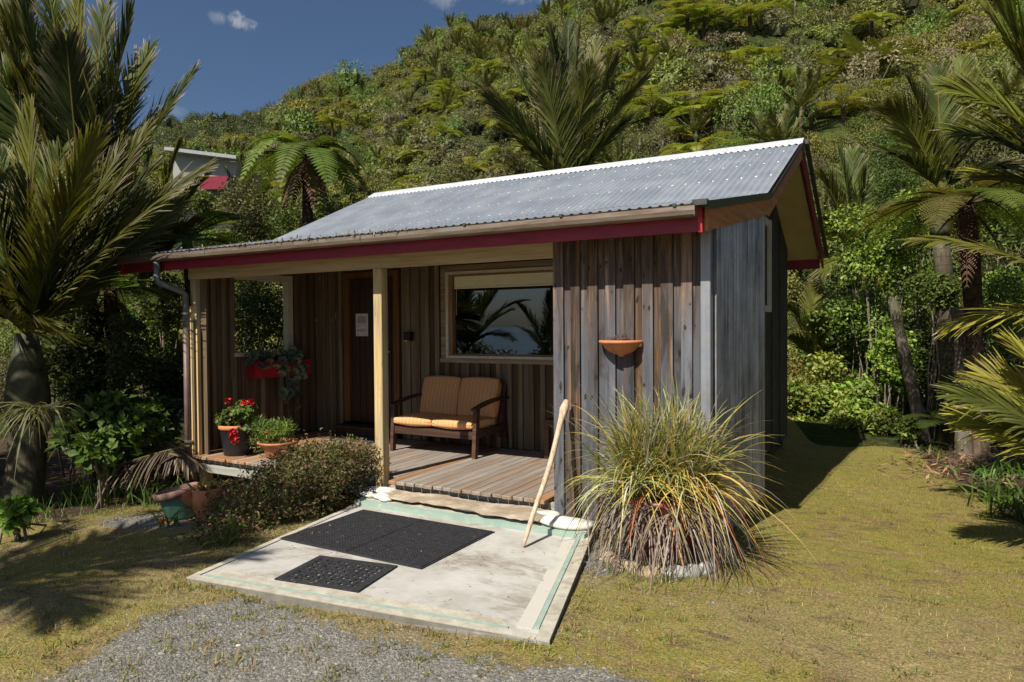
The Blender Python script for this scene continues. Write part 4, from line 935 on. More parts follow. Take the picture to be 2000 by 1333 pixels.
# mats on the pad
def perforated(w, d, nx_, ny_, r, h):
    """one mat tile: a sheet with round holes right through it"""
    cx, cy = w/nx_, d/ny_; th = np.arange(8)*pi/4+pi/8; mb = MB(); sq = np.array([(1, .4142), (.4142, 1), (-.4142, 1), (-1, .4142), (-1, -.4142), (-.4142, -1), (.4142, -1), (1, -.4142)])*.5
    base = []
    X, Y = np.meshgrid((np.arange(nx_)+.5)*cx-w/2, (np.arange(ny_)+.5)*cy-d/2); C = np.stack([X.ravel(), Y.ravel()], -1); n = len(C)
    O = C[:, None, :]+sq[None]*np.array([cx, cy]); sqc = np.array([(1, 1), (-1, 1), (-1, -1), (1, -1)])*.5
    I = C[:, None, :]+r*np.stack([np.cos(th), np.sin(th)], -1)[None]; K = C[:, None, :]+sqc[None]*np.array([cx, cy])
    z = np.full((n, 8, 1), h); V = np.concatenate([np.concatenate([O, z], -1), np.concatenate([I, z], -1), np.concatenate([I, z*0+.001], -1)], 1); b = (np.arange(n)*28)[:, None]
    V = np.concatenate([V, np.concatenate([K, np.full((n, 4, 1), h)], -1)], 1)
    F = np.concatenate([np.stack([b[:, 0]+i, b[:, 0]+(i+1) % 8, b[:, 0]+8+(i+1) % 8, b[:, 0]+8+i], -1) for i in range(8)]+[np.stack([b[:, 0]+8+i, b[:, 0]+8+(i+1) % 8, b[:, 0]+16+(i+1) % 8, b[:, 0]+16+i], -1) for i in range(8)])
    mb.add(V.reshape(-1, 3), F)
    T = np.concatenate([np.stack([b[:, 0]+2*i, b[:, 0]+24+i, b[:, 0]+2*i+1], -1) for i in range(4)]); mb.f.append(T); mb.m.append(np.zeros(len(T), int))
    return mb
bm_ = thing('large_rubber_mat', 'large black perforated rubber mat in four joined sections on the pad', 'rubber mat', (-3.345, 4.115, .001), rz=radians(-1.2))
tile = perforated(.645, .432, 24, 16, .0092, .013).box(-.3275, -.3225, -.221, .221, 0, .013).box(.3225, .3275, -.221, .221, 0, .013).box(-.3225, .3225, -.221, -.216, 0, .013).box(-.3225, .3225, .216, .221, 0, .013).mesh('mat_section', RUBBER)
for sx in (-1, 1):
    for sy in (-1, 1): inst('mat_section', tile, bm_, (sx*.333, sy*.2265, 0), (0, 0, 0 if sx*sy > 0 else pi))
MB().box(-.675, .675, -.465, -.449, 0, .008).box(-.675, .675, .449, .465, 0, .008).box(-.675, -.662, -.449, .449, 0, .008).box(.662, .675, -.449, .449, 0, .008).build('rim', RUBBER, bm_)
sm = thing('small_rubber_mat', 'small black rubber doormat with scrolled cut-out pattern on the pad', 'rubber mat', (-3.125, 3.325, .001), rz=radians(8.2))
def scroll_mat(w, d, nx_, ny_, h):
    g = np.random.default_rng(8); cx, cy = w/nx_, d/ny_; mb = MB(); th = np.arange(12)*pi/6
    for i in range(nx_):
        for j in range(ny_):
            c = np.array([(i+.5)*cx-w/2, (j+.5)*cy-d/2]); a = pi*((i*3+j*5) % 7)/7+.5*g.random(); ra, rb = .40*cx*g.uniform(.85, 1.08), .33*cx*g.uniform(.7, 1.1)
            el = np.stack([ra*np.cos(th)*(1+.25*np.sin(th)), rb*np.sin(th)], -1); R2 = np.array([[cos(a), -sin(a)], [sin(a), cos(a)]]); I = c+el@R2.T
            ang = np.arctan2((I-c)[:, 1], (I-c)[:, 0]); k_ = np.maximum(np.abs(np.cos(ang))/(cx/2), np.abs(np.sin(ang))/(cy/2)); O = c+np.stack([np.cos(ang), np.sin(ang)], -1)/k_[:, None]
            V = np.concatenate([np.c_[O, np.full(12, h)], np.c_[I, np.full(12, h)], np.c_[I, np.zeros(12)]])
            F = [(q, (q+1) % 12, 12+(q+1) % 12, 12+q) for q in range(12)]+[(12+q, 12+(q+1) % 12, 24+(q+1) % 12, 24+q) for q in range(12)]
            mb.add(V, F)
            sq = np.array([(1, 1), (-1, 1), (-1, -1), (1, -1)])*.5*np.array([cx, cy]) + c
            for q in sq:            # corner fillers between the ring and the cell corner
                o = np.argsort(np.linalg.norm(O-q, axis=1))[:2]; mb.add([(*O[o[0]], h-.0004), (*q, h-.0004), (*O[o[1]], h-.0004)], [(0, 1, 2)])
    return mb
scroll_mat(.52, .38, 11, 8, .009).build('cut_out_panel', RUBBER, sm)
MB().box(-.31, .31, -.235, -.19, 0, .011).box(-.31, .31, .19, .235, 0, .011).box(-.31, -.26, -.19, .19, 0, .011).box(.26, .31, -.19, .19, 0, .011).build('border', RUBBER, sm)
# bits of leaf litter on mats and pad
g = np.random.default_rng(9); n = 70
ps = np.c_[g.uniform(-3.9, -1.8, n), g.uniform(3.0, 4.6, n), np.full(n, .018)]
tag(MB().leaves(ps, g.standard_normal((n, 3))*[1, 1, .1], np.tile([0, 0, 1.], (n, 1)), g.uniform(.015, .05, n), .007, 0, tints(g, n, [(.3, .22, .1), (.2, .13, .06), (.45, .38, .25)])).build('leaf_litter', LEAF_DRY), 'scattered dry leaf bits on the pad and mats', kind='stuff')
# leaning stick
def stick():
    n = 16; t = np.linspace(0, 1, n); a = np.array([-2.29, 4.34, .012]); b = np.array([-2.255, 5.045, 1.0]); pts = a+(b-a)*t[:, None]; pts[:, 0] += .012*np.sin(t*pi)-.006*np.sin(t*9); 
    r = np.interp(t, [0, .05, .4, .85, .93, .97, 1], [.011, .017, .020, .022, .037, .038, .022]); return MB().tube(pts, r, 12)
stk = stick().build('driftwood_stick', WOOD_DRIFT, smooth=True); tag(stk, 'pale driftwood pole leaning from the pad against the store wall', 'driftwood')
# white stones
def stone(lbl, loc, s, seed, rz_=0.0, mat=WSTONE, grp=None, name='white_stone', rough=.14, cat='stone'):
    o = inst(name, rock_mesh(name, mat, *s, seed, 3, rough), None, loc, (0, 0, rz_)); return tag(o, lbl, cat, grp)
stone('long flat white stone at the right end of the step, crossed by the pole shadow', (-2.17, 4.83, .075), (.24, .105, .045), 1, .0)
stone('white stone wedged behind the long flat white stone against the store corner', (-2.39, 4.95, .075), (.11, .07, .035), 2, .3)
stone('tiny white pebble beside the pole at the right end of the stone slab', (-2.49, 4.82, .06), (.05, .03, .018), 5, .2)
stone('small white pebble between stone slab and deck near the pole', (-2.47, 5.02, .07), (.04, .03, .022), 6, .2)
stone('longest white stone at the back of the left group, by the porch post', (-4.13, 5.0, .075), (.15, .075, .032), 7, .25)
stone('leftmost oval white stone on the green-edged sill', (-4.16, 4.83, .072), (.075, .055, .03), 8, .1)
stone('middle white stone of the group left of the stone slab', (-4.0, 4.84, .072), (.1, .06, .032), 9, -.1)
stone('small front white stone touching the left end of the stone slab', (-3.92, 4.785, .064), (.06, .032, .02), 10, .15)
# ------------------------------------------------------------------ plants: how they are made
def bez(B, T, up, n):
    C = (B+T)/2+up; s = np.linspace(0, 1, n)[:, None]
    return (1-s)**2*B+2*s*(1-s)*C+s**2*T, unit(2*(1-s)*(C-B)+2*s*(T-C))
PALM_G = [(.05, .072, .016), (.062, .088, .02), (.085, .1, .02), (.042, .06, .015)]
PALM_Y = [(.15, .15, .022), (.19, .165, .028), (.12, .13, .02), (.09, .11, .02)]
def palm_frond(mb, g, B, T, arch=.25, n=60, Lmax=.75, w=.034, lift=.3, roll=0.0, droop=.16, cols=PALM_G, dry=.35, up=None, k=3, sweep=(64, 20), s0=.1):
    """a feather leaf from B to T: rib and two rows of leaflets"""
    B = np.array(B, float); T = np.array(T, float); Ln = np.linalg.norm(T-B)
    u = np.array([0, 0, arch*Ln]) if up is None else np.array(up)*Ln
    s = np.linspace(s0, .985, n); C = (B+T)/2+u; S_ = s[:, None]
    p = (1-S_)**2*B+2*S_*(1-S_)*C+S_**2*T; t = unit(2*(1-S_)*(C-B)+2*S_*(T-C))
    sd = np.cross(t, np.array([0, 0, 1.0])); bad = np.linalg.norm(sd, axis=1) < .05; sd[bad] = (1, 0, 0); sd = unit(sd); nr = np.cross(sd, t)
    cr, sr = cos(roll), sin(roll); sd, nr = sd*cr+nr*sr, nr*cr-sd*sr
    base = np.array(cols)[g.integers(0, len(cols))]
    for sg in (-1, 1):
        al = np.radians(np.interp(s, [0, 1], sweep)+g.normal(0, 4, n)); lf = lift+g.normal(0, .07, n)
        d = t*np.cos(al)[:, None]+(sd*sg*np.cos(lf)[:, None]+nr*np.sin(lf)[:, None])*np.sin(al)[:, None]
        L = Lmax*np.sin(pi*np.clip(.17+.76*s, 0, 1))**.7*g.uniform(.82, 1.1, n)
        uu = np.linspace(0, 1, k+1)
        cl = p[:, None, :]+d[:, None, :]*(L[:, None]*uu)[..., None]; cl[..., 2] -= droop*(L[:, None]*uu**2.2)*g.uniform(.4, 1.6, (n, 1))
        wv = unit(np.cross(d, nr+.35*g.standard_normal((n, 3))))
        wt = np.interp(uu, [0, .3, .8, 1], [.7, 1, .65, .12])*w/2
        tint = np.tile((base*g.uniform(.8, 1.2, (n, 1)))[:, None, :], (1, k+1, 1))
        tipd = g.random(n) < dry*np.clip(.35+s, 0, 1); tint[tipd, -1] = np.array([.34, .27, .19]); tint[tipd, -2] = tint[tipd, -2]*.6+np.array([.2, .17, .1])*.4
        tint[~tipd, -1] = tint[~tipd, -1]*1.1+np.array([.02, .015, 0])
        mb.ribbons(cl, wv[:, None, :]*wt[None, :, None], 0, tint)
    sr_ = np.linspace(0, 1, 9)[:, None]; rp = (1-sr_)**2*B+2*sr_*(1-sr_)*C+sr_**2*T
    mb.tube(rp, np.linspace(.022, .006, 9)*max(.6, Ln/2.2), 5, 0, np.tile([.15, .14, .04], (9, 1)))
    return mb
FERN_G = [(.09, .15, .022), (.12, .18, .028), (.07, .12, .02)]
def fern_frond(mb, g, B, T, arch=.3, n=26, Lmax=.38, m=9, cols=FERN_G, fine=True, droop=.12, plw=.03):
    B = np.array(B, float); T = np.array(T, float); Ln = np.linalg.norm(T-B); C = (B+T)/2+np.array([0, 0, arch*Ln]); s = np.linspace(.14, .985, n); S_ = s[:, None]
    p = (1-S_)**2*B+2*S_*(1-S_)*C+S_**2*T; t = unit(2*(1-S_)*(C-B)+2*S_*(T-C)); sd = np.cross(t, [0, 0, 1.0]); sd = unit(sd+1e-4); nr = np.cross(sd, t)
    base = np.array(cols)[g.integers(0, len(cols))]
    for sg in (-1, 1):
        al = np.radians(np.interp(s, [0, 1], [78, 50])+g.normal(0, 3, n)); d = t*np.cos(al)[:, None]+sd*sg*np.sin(al)[:, None]+nr*.1
        L = Lmax*(np.sin(pi*np.clip(.12+.85*s, 0, 1))**.8)*g.uniform(.9, 1.08, n)
        tn = base*g.uniform(.82, 1.18, (n, 1))
        if fine:
            u = (np.arange(m)+.5)/m; q = p[:, None, :]+d[:, None, :]*(L[:, None]*u)[..., None]; q[..., 2] -= droop*L[:, None]*u**2
            ax = np.cross(d, nr)
            for s2 in (-1, 1):
                pd = unit(d*.45+ax*s2)[:, None, :]+np.zeros((n, m, 3)); pl = (L[:, None]*.29*(1-u*.75)); wd = (L/m*.95)[:, None]+0*pl
                mb.leaves(q.reshape(-1, 3), pd.reshape(-1, 3), np.repeat(nr, m, 0), pl.ravel(), wd.ravel(), 0, np.repeat(tn, m, 0))
        else:
            uu = np.linspace(0, 1, 4); cl = p[:, None, :]+d[:, None, :]*(L[:, None]*uu)[..., None]; cl[..., 2] -= droop*L[:, None]*uu**2
            mb.ribbons(cl, np.cross(d, nr)[:, None, :]*(np.array([.7, 1, .7, .05])*plw)[None, :, None], 0, tn)
    sr_ = np.linspace(0, 1, 8)[:, None]; rp = (1-sr_)**2*B+2*sr_*(1-sr_)*C+sr_**2*T
    return mb.tube(rp, np.linspace(.016, .004, 8), 5, 0, np.tile([.075, .05, .02], (8, 1)))
def trunk(name, parent, base, top, r0, r1, mat, bend=0.0, seg=12, n=9, bumps=.06, flare=1.4):
    g = np.random.default_rng(int(abs(base[0]*100+base[1]*37))); t = np.linspace(0, 1, n); base = np.array(base, float); top = np.array(top, float)
    pts = base+(top-base)*t[:, None]; pts[:, 0] += bend*np.sin(t*pi); r = (r0+(r1-r0)*t)*(1+bumps*g.standard_normal(n)); r[0] *= flare
    return MB().tube(pts, r, seg).build(name, mat, parent, True)
def nikau(label, base, crown, tips, seed, rt=.11, Lmax=.75, n=62, cols=PALM_G, dry=.4, shaft=.75, group=None, lift=.3, w=.034, droop=.16, arch=(.12, .3), husks=0, rolls=None, sweep=(46, 13)):
    g = np.random.default_rng(seed); base = np.array(base, float); crown = np.array(crown, float)
    th_ = thing('nikau_palm', label, 'palm tree', tuple(base), group); o = base
    sh0 = crown-np.array([0, 0, shaft])*1.0
    if base is not None: trunk('trunk', th_, (0, 0, -.1), sh0-o, rt*1.15, rt, BARK_PALM, .04, bumps=.03)
    MB().tube([sh0-o+np.array([0, 0, q*shaft]) for q in (0, .12, .35, .7, 1.02)], [rt*1.03, rt*1.28, rt*1.25, rt*.95, rt*.6], 14).build('crownshaft', SHAFT, th_, True)
    for k_ in range(husks):
        a = .5+k_*2.2; c0 = sh0-o+np.array([cos(a)*rt*1.1, sin(a)*rt*1.1-.05, .18])
        V = []; 
        for i in range(6):
            for j in range(5):
                V.append(c0+np.array([.09*sin(i/5*pi)*(1+.3*j/4)*cos(a+(j-2)*.35), .09*sin(i/5*pi)*(1+.3*j/4)*sin(a+(j-2)*.35), .12-i*.1]))
        MB().add(V, [(i*5+j, i*5+j+1, (i+1)*5+j+1, (i+1)*5+j) for i in range(5) for j in range(4)]).build('husk', HUSK, th_, True)
    for i, tp in enumerate(tips):
        tp = np.array(tp, float); mb = MB(); c_ = cols if (i % 3 or cols is PALM_Y) else PALM_Y[2:]
        palm_frond(mb, g, crown-o, tp-o, g.uniform(*arch), int(n*1.55), Lmax*g.uniform(.95, 1.2), w, lift, (rolls[i] if rolls else g.uniform(-.4, .4)), droop, c_, dry, sweep=sweep)
        mb.build('frond', LEAF_PALM, th_)
    return th_
def ftree(label, base, crown, R_, seed, nf=14, rt=.1, dead=5, fine=True, cols=FERN_G, arch=(.2, .42), dz=(-.35, .15), group=None, Lmax=.42, n=26, m=9, lean=(0, 0, 0)):
    g = np.random.default_rng(seed); base = np.array(base, float); crown = np.array(crown, float)
    th_ = thing('tree_fern', label, 'tree fern', tuple(base), group); c = crown-base
    trunk('trunk', th_, (0, 0, -.1), c, rt*1.3, rt, BARK_FERN, .05, bumps=.12)
    for i in range(nf):
        a = 2*pi*(i+g.uniform(-.25, .25))/nf; L = R_*g.uniform(.8, 1.1); tp = c+np.array([cos(a)*L, sin(a)*L, L*g.uniform(*dz)])+np.array(lean)
        fern_frond(MB(), g, c, tp, g.uniform(*arch), n, Lmax*g.uniform(.85, 1.1), m, cols, fine, plw=.045).build('frond', LEAF_FERN, th_)
    for i in range(dead):
        a = 2*pi*(i+g.uniform(-.3, .3))/max(1, dead); tp = c+np.array([cos(a)*.35*R_, sin(a)*.35*R_, -R_*g.uniform(.5, .8)])
        fern_frond(MB(), g, c-np.array([0, 0, .05]), tp, .32, 18, Lmax*.5, 6, [(.12, .06, .032), (.17, .09, .05)], fine, .5).build('dead_frond', LEAF_DRY, th_)
    return th_
def bush(label, c, R3, seed, nleaf=2600, L=.09, w=.045, cols=((.08, .13, .025),), nl=12, name='bush', cat='bush', group=None, up=.4, mat=None, shell=(.55, 1.06), stems=5, jitter=.9, rz_=0.0, core=True, z0=None, fold=.12):
    """a leafy shrub: lobes of single leaves round branching stems"""
    g = np.random.default_rng(seed); c = np.array(c, float); R3 = np.array(R3, float); gz = float(ground_z(c[0], c[1])) if z0 is None else z0
    th_ = thing(name, label, cat, (c[0], c[1], gz), group); cc = c-np.array([c[0], c[1], gz])
    d = unit(g.standard_normal((nl, 3))); rr = g.uniform(.25, .72, nl)[:, None]; lc = cc+d*rr*R3; rad = g.uniform(.34, .55, nl)*R3.min()*1.1
    lob = np.c_[lc, rad]; ps, di, nr, L_, w_ = lobes_leaves(g, lob, nleaf, L, w, up, 1.0, jitter, shell)
    keep = ps[:, 2] > .02; ps, di, nr, L_, w_ = ps[keep], di[keep], nr[keep], L_[keep], w_[keep]
    li = g.integers(0, len(cols), nl); tn = tints(g, len(ps), cols, .25)
    MB().leaves(ps, di, nr, L_, w_, 0, tn, fold).build('foliage', mat or LEAF, th_)
    if stems:
        sm_ = MB()
        for k_ in range(stems):
            tgt = lob[k_ % nl, :3]; b0 = np.array([g.normal(0, .08), g.normal(0, .08), -.05]); mid = (b0+tgt)/2+g.normal(0, .08, 3)
            sm_.tube([b0, mid, tgt, tgt+unit(tgt-mid)*rad[k_ % nl]*.8], [.016, .012, .009, .003], 6)
        sm_.build('stems', TWIG, th_, True)
    return th_
def tuft(label, base, n, L, w, seed, cols, el=(35, 85), name='grass_clump', cat='grass clump', group=None, spread=.08, grav=.35, mat=None, k=5, azr=(0, 2*pi), part_='blades', parent=None, z0=0.0):
    g = np.random.default_rng(seed); a = g.uniform(*azr, n); e = np.radians(g.uniform(*el, n)); Ls = L*g.uniform(.55, 1.1, n)
    d = np.stack([np.cos(a)*np.cos(e), np.sin(a)*np.cos(e), np.sin(e)], -1); b = np.stack([g.normal(0, spread, n), g.normal(0, spread, n), np.full(n, z0)], -1)
    u = np.linspace(0, 1, k+1); gv = grav*g.uniform(.6, 1.5, n)
    cl = b[:, None, :]+d[:, None, :]*(Ls[:, None]*u)[..., None]; cl[..., 2] -= (gv*Ls)[:, None]*u**2.2
    sd = unit(np.cross(d, [0, 0, 1.0])+.3*g.standard_normal((n, 3))); wt = np.interp(u, [0, .4, 1], [.8, 1, .08])*w/2
    tn = tints(g, n, cols, .22); tt = np.tile(tn[:, None, :], (1, k+1, 1))
    mb = MB().ribbons(cl, sd[:, None, :]*wt[None, :, None], 0, tt)
    if parent is None: parent = thing(name, label, cat, tuple(base), group)
    mb.build(part_, mat or GRASSM, parent); return parent
def under(p): return np.array([p[0], p[1], float(ground_z(p[0], p[1]))])

# ------------------------------------------------------------------ the big grass in its red pot
gpc = np.array([-1.40, 4.74, 0.0]); gz = float(ground_z(*gpc[:2]))
gp_ = thing('potted_tussock', 'huge orange-tipped tussock grass in a red pot ringed with stones', 'potted grass', (gpc[0], gpc[1], gz))
MB().lathe([(0, 0), (.2, 0), (.24, .12), (.275, .4), (.29, .42), (.29, .46), (.26, .46), (.25, .4), (0, .4)], 26).build('pot', POTRED, gp_, True)
MB().lathe([(0, .425), (.255, .415)], 18).build('soil', SOIL, gp_)
TG = [(.2, .26, .06), (.26, .29, .07), (.33, .33, .09), (.42, .37, .1), (.5, .4, .1), (.34, .34, .2), (.45, .42, .3)]
TO = [(.5, .36, .08), (.55, .26, .05), (.5, .17, .05), (.46, .38, .12)]
for i_, (ox, oy, oz) in enumerate(((0, -.02, .52), (-.15, .0, .48), (.14, -.04, .5), (-.05, -.14, .46), (.08, .08, .54), (-.2, -.1, .44), (.22, .02, .46))):
    n0 = set(o.name for o in gp_.children)
    tuft('', None, 95, 1.08, .0145, 310+i_, TG, (50, 89), parent=gp_, z0=0, grav=.36, spread=.035, k=8)
    tuft('', None, 80, .9, .013, 320+i_, TG, (28, 70), parent=gp_, z0=0, grav=.58, spread=.04, k=9)
    tuft('', None, 17, 1.0, .013, 330+i_, TO+TG[3:], (22, 55), parent=gp_, z0=0, grav=.72, spread=.04, k=9, azr=(-1.1, 1.2), part_='orange_blades')
    for c_ in gp_.children:
        if c_.name not in n0: c_.location = (ox, oy, oz)
tuft('', None, 120, .45, .02, 36, [(.1, .19, .05), (.14, .24, .06)], (30, 75), parent=gp_, z0=.47, grav=.3, spread=.06, k=5, azr=(2.6, 4.6), part_='green_blades')
tuft('', None, 600, .54, .011, 34, [(.17, .13, .11), (.22, .17, .14), (.12, .09, .075), (.28, .23, .18)], (-15, 25), parent=gp_, z0=.44, grav=1.35, spread=.17, k=7, part_='dead_blades', mat=LEAF_DRY)
tuft('', None, 150, .62, .008, 35, [(.3, .26, .22), (.2, .16, .13)], (-30, 30), parent=gp_, z0=.46, grav=1.2, spread=.18, k=8, part_='dead_blades', mat=LEAF_DRY)
tuft('', None, 10, .6, .026, 37, [(.6, .33, .07), (.55, .22, .06), (.5, .3, .1)], (5, 40), parent=gp_, z0=.45, grav=1.0, spread=.1, k=8, azr=(-2.1, -.4), part_='orange_blades')
g = np.random.default_rng(5)
rl = ['pale orange-brown stone at the left of the ring round the tussock pot', 'brown stone in the ring, second from its left end', 'long tan stone at the front left of the ring round the tussock pot', 'tan stone at the front of the ring, below the orange blades', 'grey-brown stone in the ring just left of the grass tuft', 'stone behind the green grass tuft in the ring', 'grey curved stone at the right front of the ring', 'rightmost grey stone of the ring, on the lawn']
for i, a in enumerate(np.radians([196, 220, 242, 262, 281, 299, 318, 338])):
    q = gpc+np.array([cos(a)*.38, sin(a)*.38, gz+.02]); stone(rl[i], tuple(q), (.085+.02*g.random(), .05, .05), 40+i, a+pi/2, RINGST if i < 5 else GREYST, 'stones round the tussock pot', 'ring_stone', .12)
q = gpc+np.array([.06, -.44, gz]); tuft('green grass tuft growing out of the stones at the tussock pot', q, 150, .2, .006, 41, [(.13, .2, .04), (.18, .23, .05), (.1, .15, .03)], (40, 88), spread=.13, grav=.4)

# pots on the ground at the deck's left end
q = gp(357, 1012)
p1 = thing('green_pot', 'green-painted pot with a wide rusty brown rim leaning over beside the downpipe', 'pot', (q[0], q[1], q[2]))
pot = MB().lathe([(0, 0), (.115, 0), (.125, .02), (.155, .2), (.16, .21)], 26).build('pot', GREENPOT, p1, True)
rimo = MB().lathe([(.158, .20), (.185, .205), (.195, .27), (.185, .275), (.172, .22), (0, .2)], 26).build('pot_rim', RUSTRIM, p1, True)
p1.rotation_euler = (radians(6), radians(-11), 0)
q2 = thing('terracotta_strawberry_pot', 'terracotta strawberry pot holding a yellowing orchid plant', 'potted plant', tuple(gp(404, 1017)), rz=.3)
MB().lathe([(0, 0), (.075, 0), (.08, .015), (.07, .04), (.125, .14), (.14, .21), (.125, .27), (.115, .29), (.105, .285), (.11, .24), (0, .24)], 26).build('pot', TERRA, q2, True)
for a in (-2.2, -.75, .3):
    c0 = np.array([cos(a)*.125, sin(a)*.125, .2]); MB().tube([c0-np.array([cos(a), sin(a), 0])*.03-np.array([0, 0, .05]), c0+np.array([cos(a), sin(a), 0])*.02, c0+np.array([cos(a)*.05, sin(a)*.05, .06])], [.03, .042, .047], 10, cap=False).build('pocket', TERRA, q2, True)
tuft('', None, 26, .26, .034, 51, [(.22, .24, .05), (.3, .28, .07), (.16, .2, .05), (.42, .33, .1)], (25, 80), parent=q2, z0=.25, grav=.5, spread=.05, mat=LEAF_GLOSS, part_='leaves')
q3 = q+np.array([.03, -.06, 0]); sc_ = thing('saucer', 'terracotta saucer lying under the green pot on the gravel', 'saucer', tuple(q3)); MB().lathe([(0, .0), (.15, 0), (.165, .025), (.155, .025), (.145, .008), (0, .008)], 26).build('dish', TERRA, sc_, True)
tuft('broad arching weed in front of the green pot', gp(322, 1030), 16, .34, .022, 52, [(.13, .2, .04), (.18, .24, .05)], (35, 85), spread=.06, grav=.55, name='weed', cat='weed')
tuft('strappy dark green plant between terracotta pot and low shrub', gp(437, 1065), 20, .4, .022, 53, [(.09, .15, .03), (.13, .2, .04)], (35, 85), spread=.05, grav=.45, name='strap_plant', cat='plant')

# low heath shrub before the deck
def heath():
    g = np.random.default_rng(61); th_ = thing('heath_shrub', 'low twiggy brown-green heath shrub sprawling in front of the deck', 'shrub', (-4.75, 4.25, -.12))
    V = []
    lob = [(.05, .0, .18, .42), (.3, .5, .3, .42), (-.05, .35, .25, .4), (.1, -.4, .12, .34), (.45, .68, .3, .34), (-.3, .25, .12, .3), (.15, .3, .4, .34), (.3, .1, .14, .3), (.2, -.68, .08, .26), (.1, .6, .42, .28), (-.3, .55, .16, .28), (.45, .35, .25, .28), (-.22, -.1, .1, .28), (-.6, .62, .08, .24), (.25, .72, .5, .2), (.45, .8, .42, .2)]
    lo = np.array(lob); n = 26000
    ps, di, nr, L_, w_ = lobes_leaves(g, lob, n, .034, .016, .2, .85, 1.3, (.6, 1.1))
    # keep clear of the pad, the deck and the ground
    wx = ps[:, 0]-4.75; wy = ps[:, 1]+4.25; edge = -4.2+(wy-4.7)*(-.0-.265/1.89*-1)
    keep = (ps[:, 2] > .0) & (wx < -4.02+(wy-3.0)*-.10) & ((wy < 5.03) | (ps[:, 2] > .31))
    ps, di, nr, L_, w_ = [a[keep] for a in (ps, di, nr, L_, w_)]
    MB().leaves(ps, di, nr, L_, w_, 0, tints(g, len(ps), [(.11, .105, .035), (.15, .11, .05), (.08, .1, .028), (.2, .13, .07), (.07, .09, .025), (.26, .17, .1), (.11, .15, .035)], .25)).build('foliage', LEAF, th_)
    m = 170; ii = g.integers(0, len(ps), m); ii = ii[ps[ii, 2] > .12]; m = len(ii); sp = MB(); dd = unit(unit(ps[ii]-np.array([0, .2, -.1]))*.6+[0, 0, .7]+g.standard_normal((m, 3))*.35); u_ = np.linspace(.1, 1, 11); Ls = g.uniform(.06, .2, m)
    q = (ps[ii][:, None, :]+dd[:, None, :]*(Ls[:, None]*u_)[..., None]).reshape(-1, 3); ld = unit(np.repeat(dd, 11, 0)+g.standard_normal((m*11, 3))*.8)
    kk = ((q[:, 0]-4.75) < -4.0+((q[:, 1]+4.25)-3.0)*-.1) & ((q[:, 1]+4.25 < 5.03) | (q[:, 2] > .31)); q, ld = q[kk], ld[kk]
    sp.leaves(q, ld, unit(g.standard_normal((len(q), 3))), .028, .011, 0, tints(g, len(q), [(.13, .15, .04), (.2, .15, .07), (.1, .13, .035), (.26, .17, .09)])).build('sprigs', LEAF, th_)
    tw = MB()
    for k_ in range(60):
        i = g.integers(0, len(ps)); tip = ps[i]*1.0; b0 = np.array([g.normal(-.1, .2), g.normal(.1, .25), -.02]); mid = (b0+tip)/2+np.array([0, 0, -.06])+g.normal(0, .03, 3); tw.tube([b0, mid, tip], [.008, .005, .002], 4, cap=False)
    tw.build('twigs', TWIG, th_)
heath()

# ------------------------------------------------------------------ palms on the left
def tipsP(lst, d0): return [P(*t) if len(t) == 3 else P(t[0], t[1], d0) for t in lst]
nikau('nearest nikau palm at the left edge, fat green crownshaft and brown-tipped fronds', gp(36, 1000), P(52, 655, 7.4),
      tipsP([(190, 270, 7.0), (395, 335, 7.4), (285, 258, 7.9), (60, 215, 7.4), (-60, 240, 7.0), (-190, 420, 6.8), (120, 300, 8.2), (350, 400, 8.0), (0, 300, 8.1), (-70, 560, 6.4), (300, 330, 7.6), (230, 300, 7.9), (50, 610, 6.2)], 7.4), 101, rt=.17, Lmax=.72, n=66, shaft=.95, husks=2, w=.03, cols=[(.04, .056, .013), (.05, .07, .016), (.075, .082, .016)], arch=(.03, .13), rolls=[-.2, -.8, -.5, 0, .5, .7, -.3, .6, .3, .5, -.6, -.4, .8])
nikau('tall nikau palm at top left whose fronds reach into the sky', under(P(225, 955, 9.3)), P(165, 480, 9.6),
      tipsP([(150, -60, 9.6), (255, 25, 9.3), (372, 150, 9.5), (290, 100, 10.1), (40, 10, 9.3), (-60, 60, 9.7), (90, -40, 10.3), (290, 255, 8.9), (205, 20, 10.3), (10, 90, 9.0), (130, 90, 8.8), (-20, 200, 9.5)], 9.6), 102, rt=.14, Lmax=.85, n=66, cols=PALM_G, dry=.55, arch=(.02, .12), rolls=[0, -.5, -.8, -.6, .3, .6, 0, -.7, .2, .4, -.1, .7], w=.036)
nikau('nikau palm whose fronds fill the top left corner of the picture', under(P(-60, 950, 10.5)), P(-20, 420, 10.5),
      tipsP([(60, -20, 10.3), (110, 40, 10.8), (-30, -80, 10.5), (120, 160, 10), (-120, 0, 10.5), (-160, 200, 10), (30, -60, 11), (70, 130, 9.6)], 10.5), 115, rt=.14, Lmax=.9, n=56, cols=PALM_G, dry=.5, arch=(.03, .15), w=.038)
nikau('smaller nikau palm with yellowing fronds behind the two left palms', under(P(300, 900, 11.5)), P(275, 560, 11.6),
      tipsP([(352, 280, 11.5), (295, 300, 11.8), (398, 350, 11.2), (250, 320, 12), (385, 430, 11.2), (200, 400, 11.3), (335, 510, 11.0)], 11.5), 103, rt=.11, Lmax=.6, n=50, cols=PALM_Y, dry=.35, arch=(.1, .25))
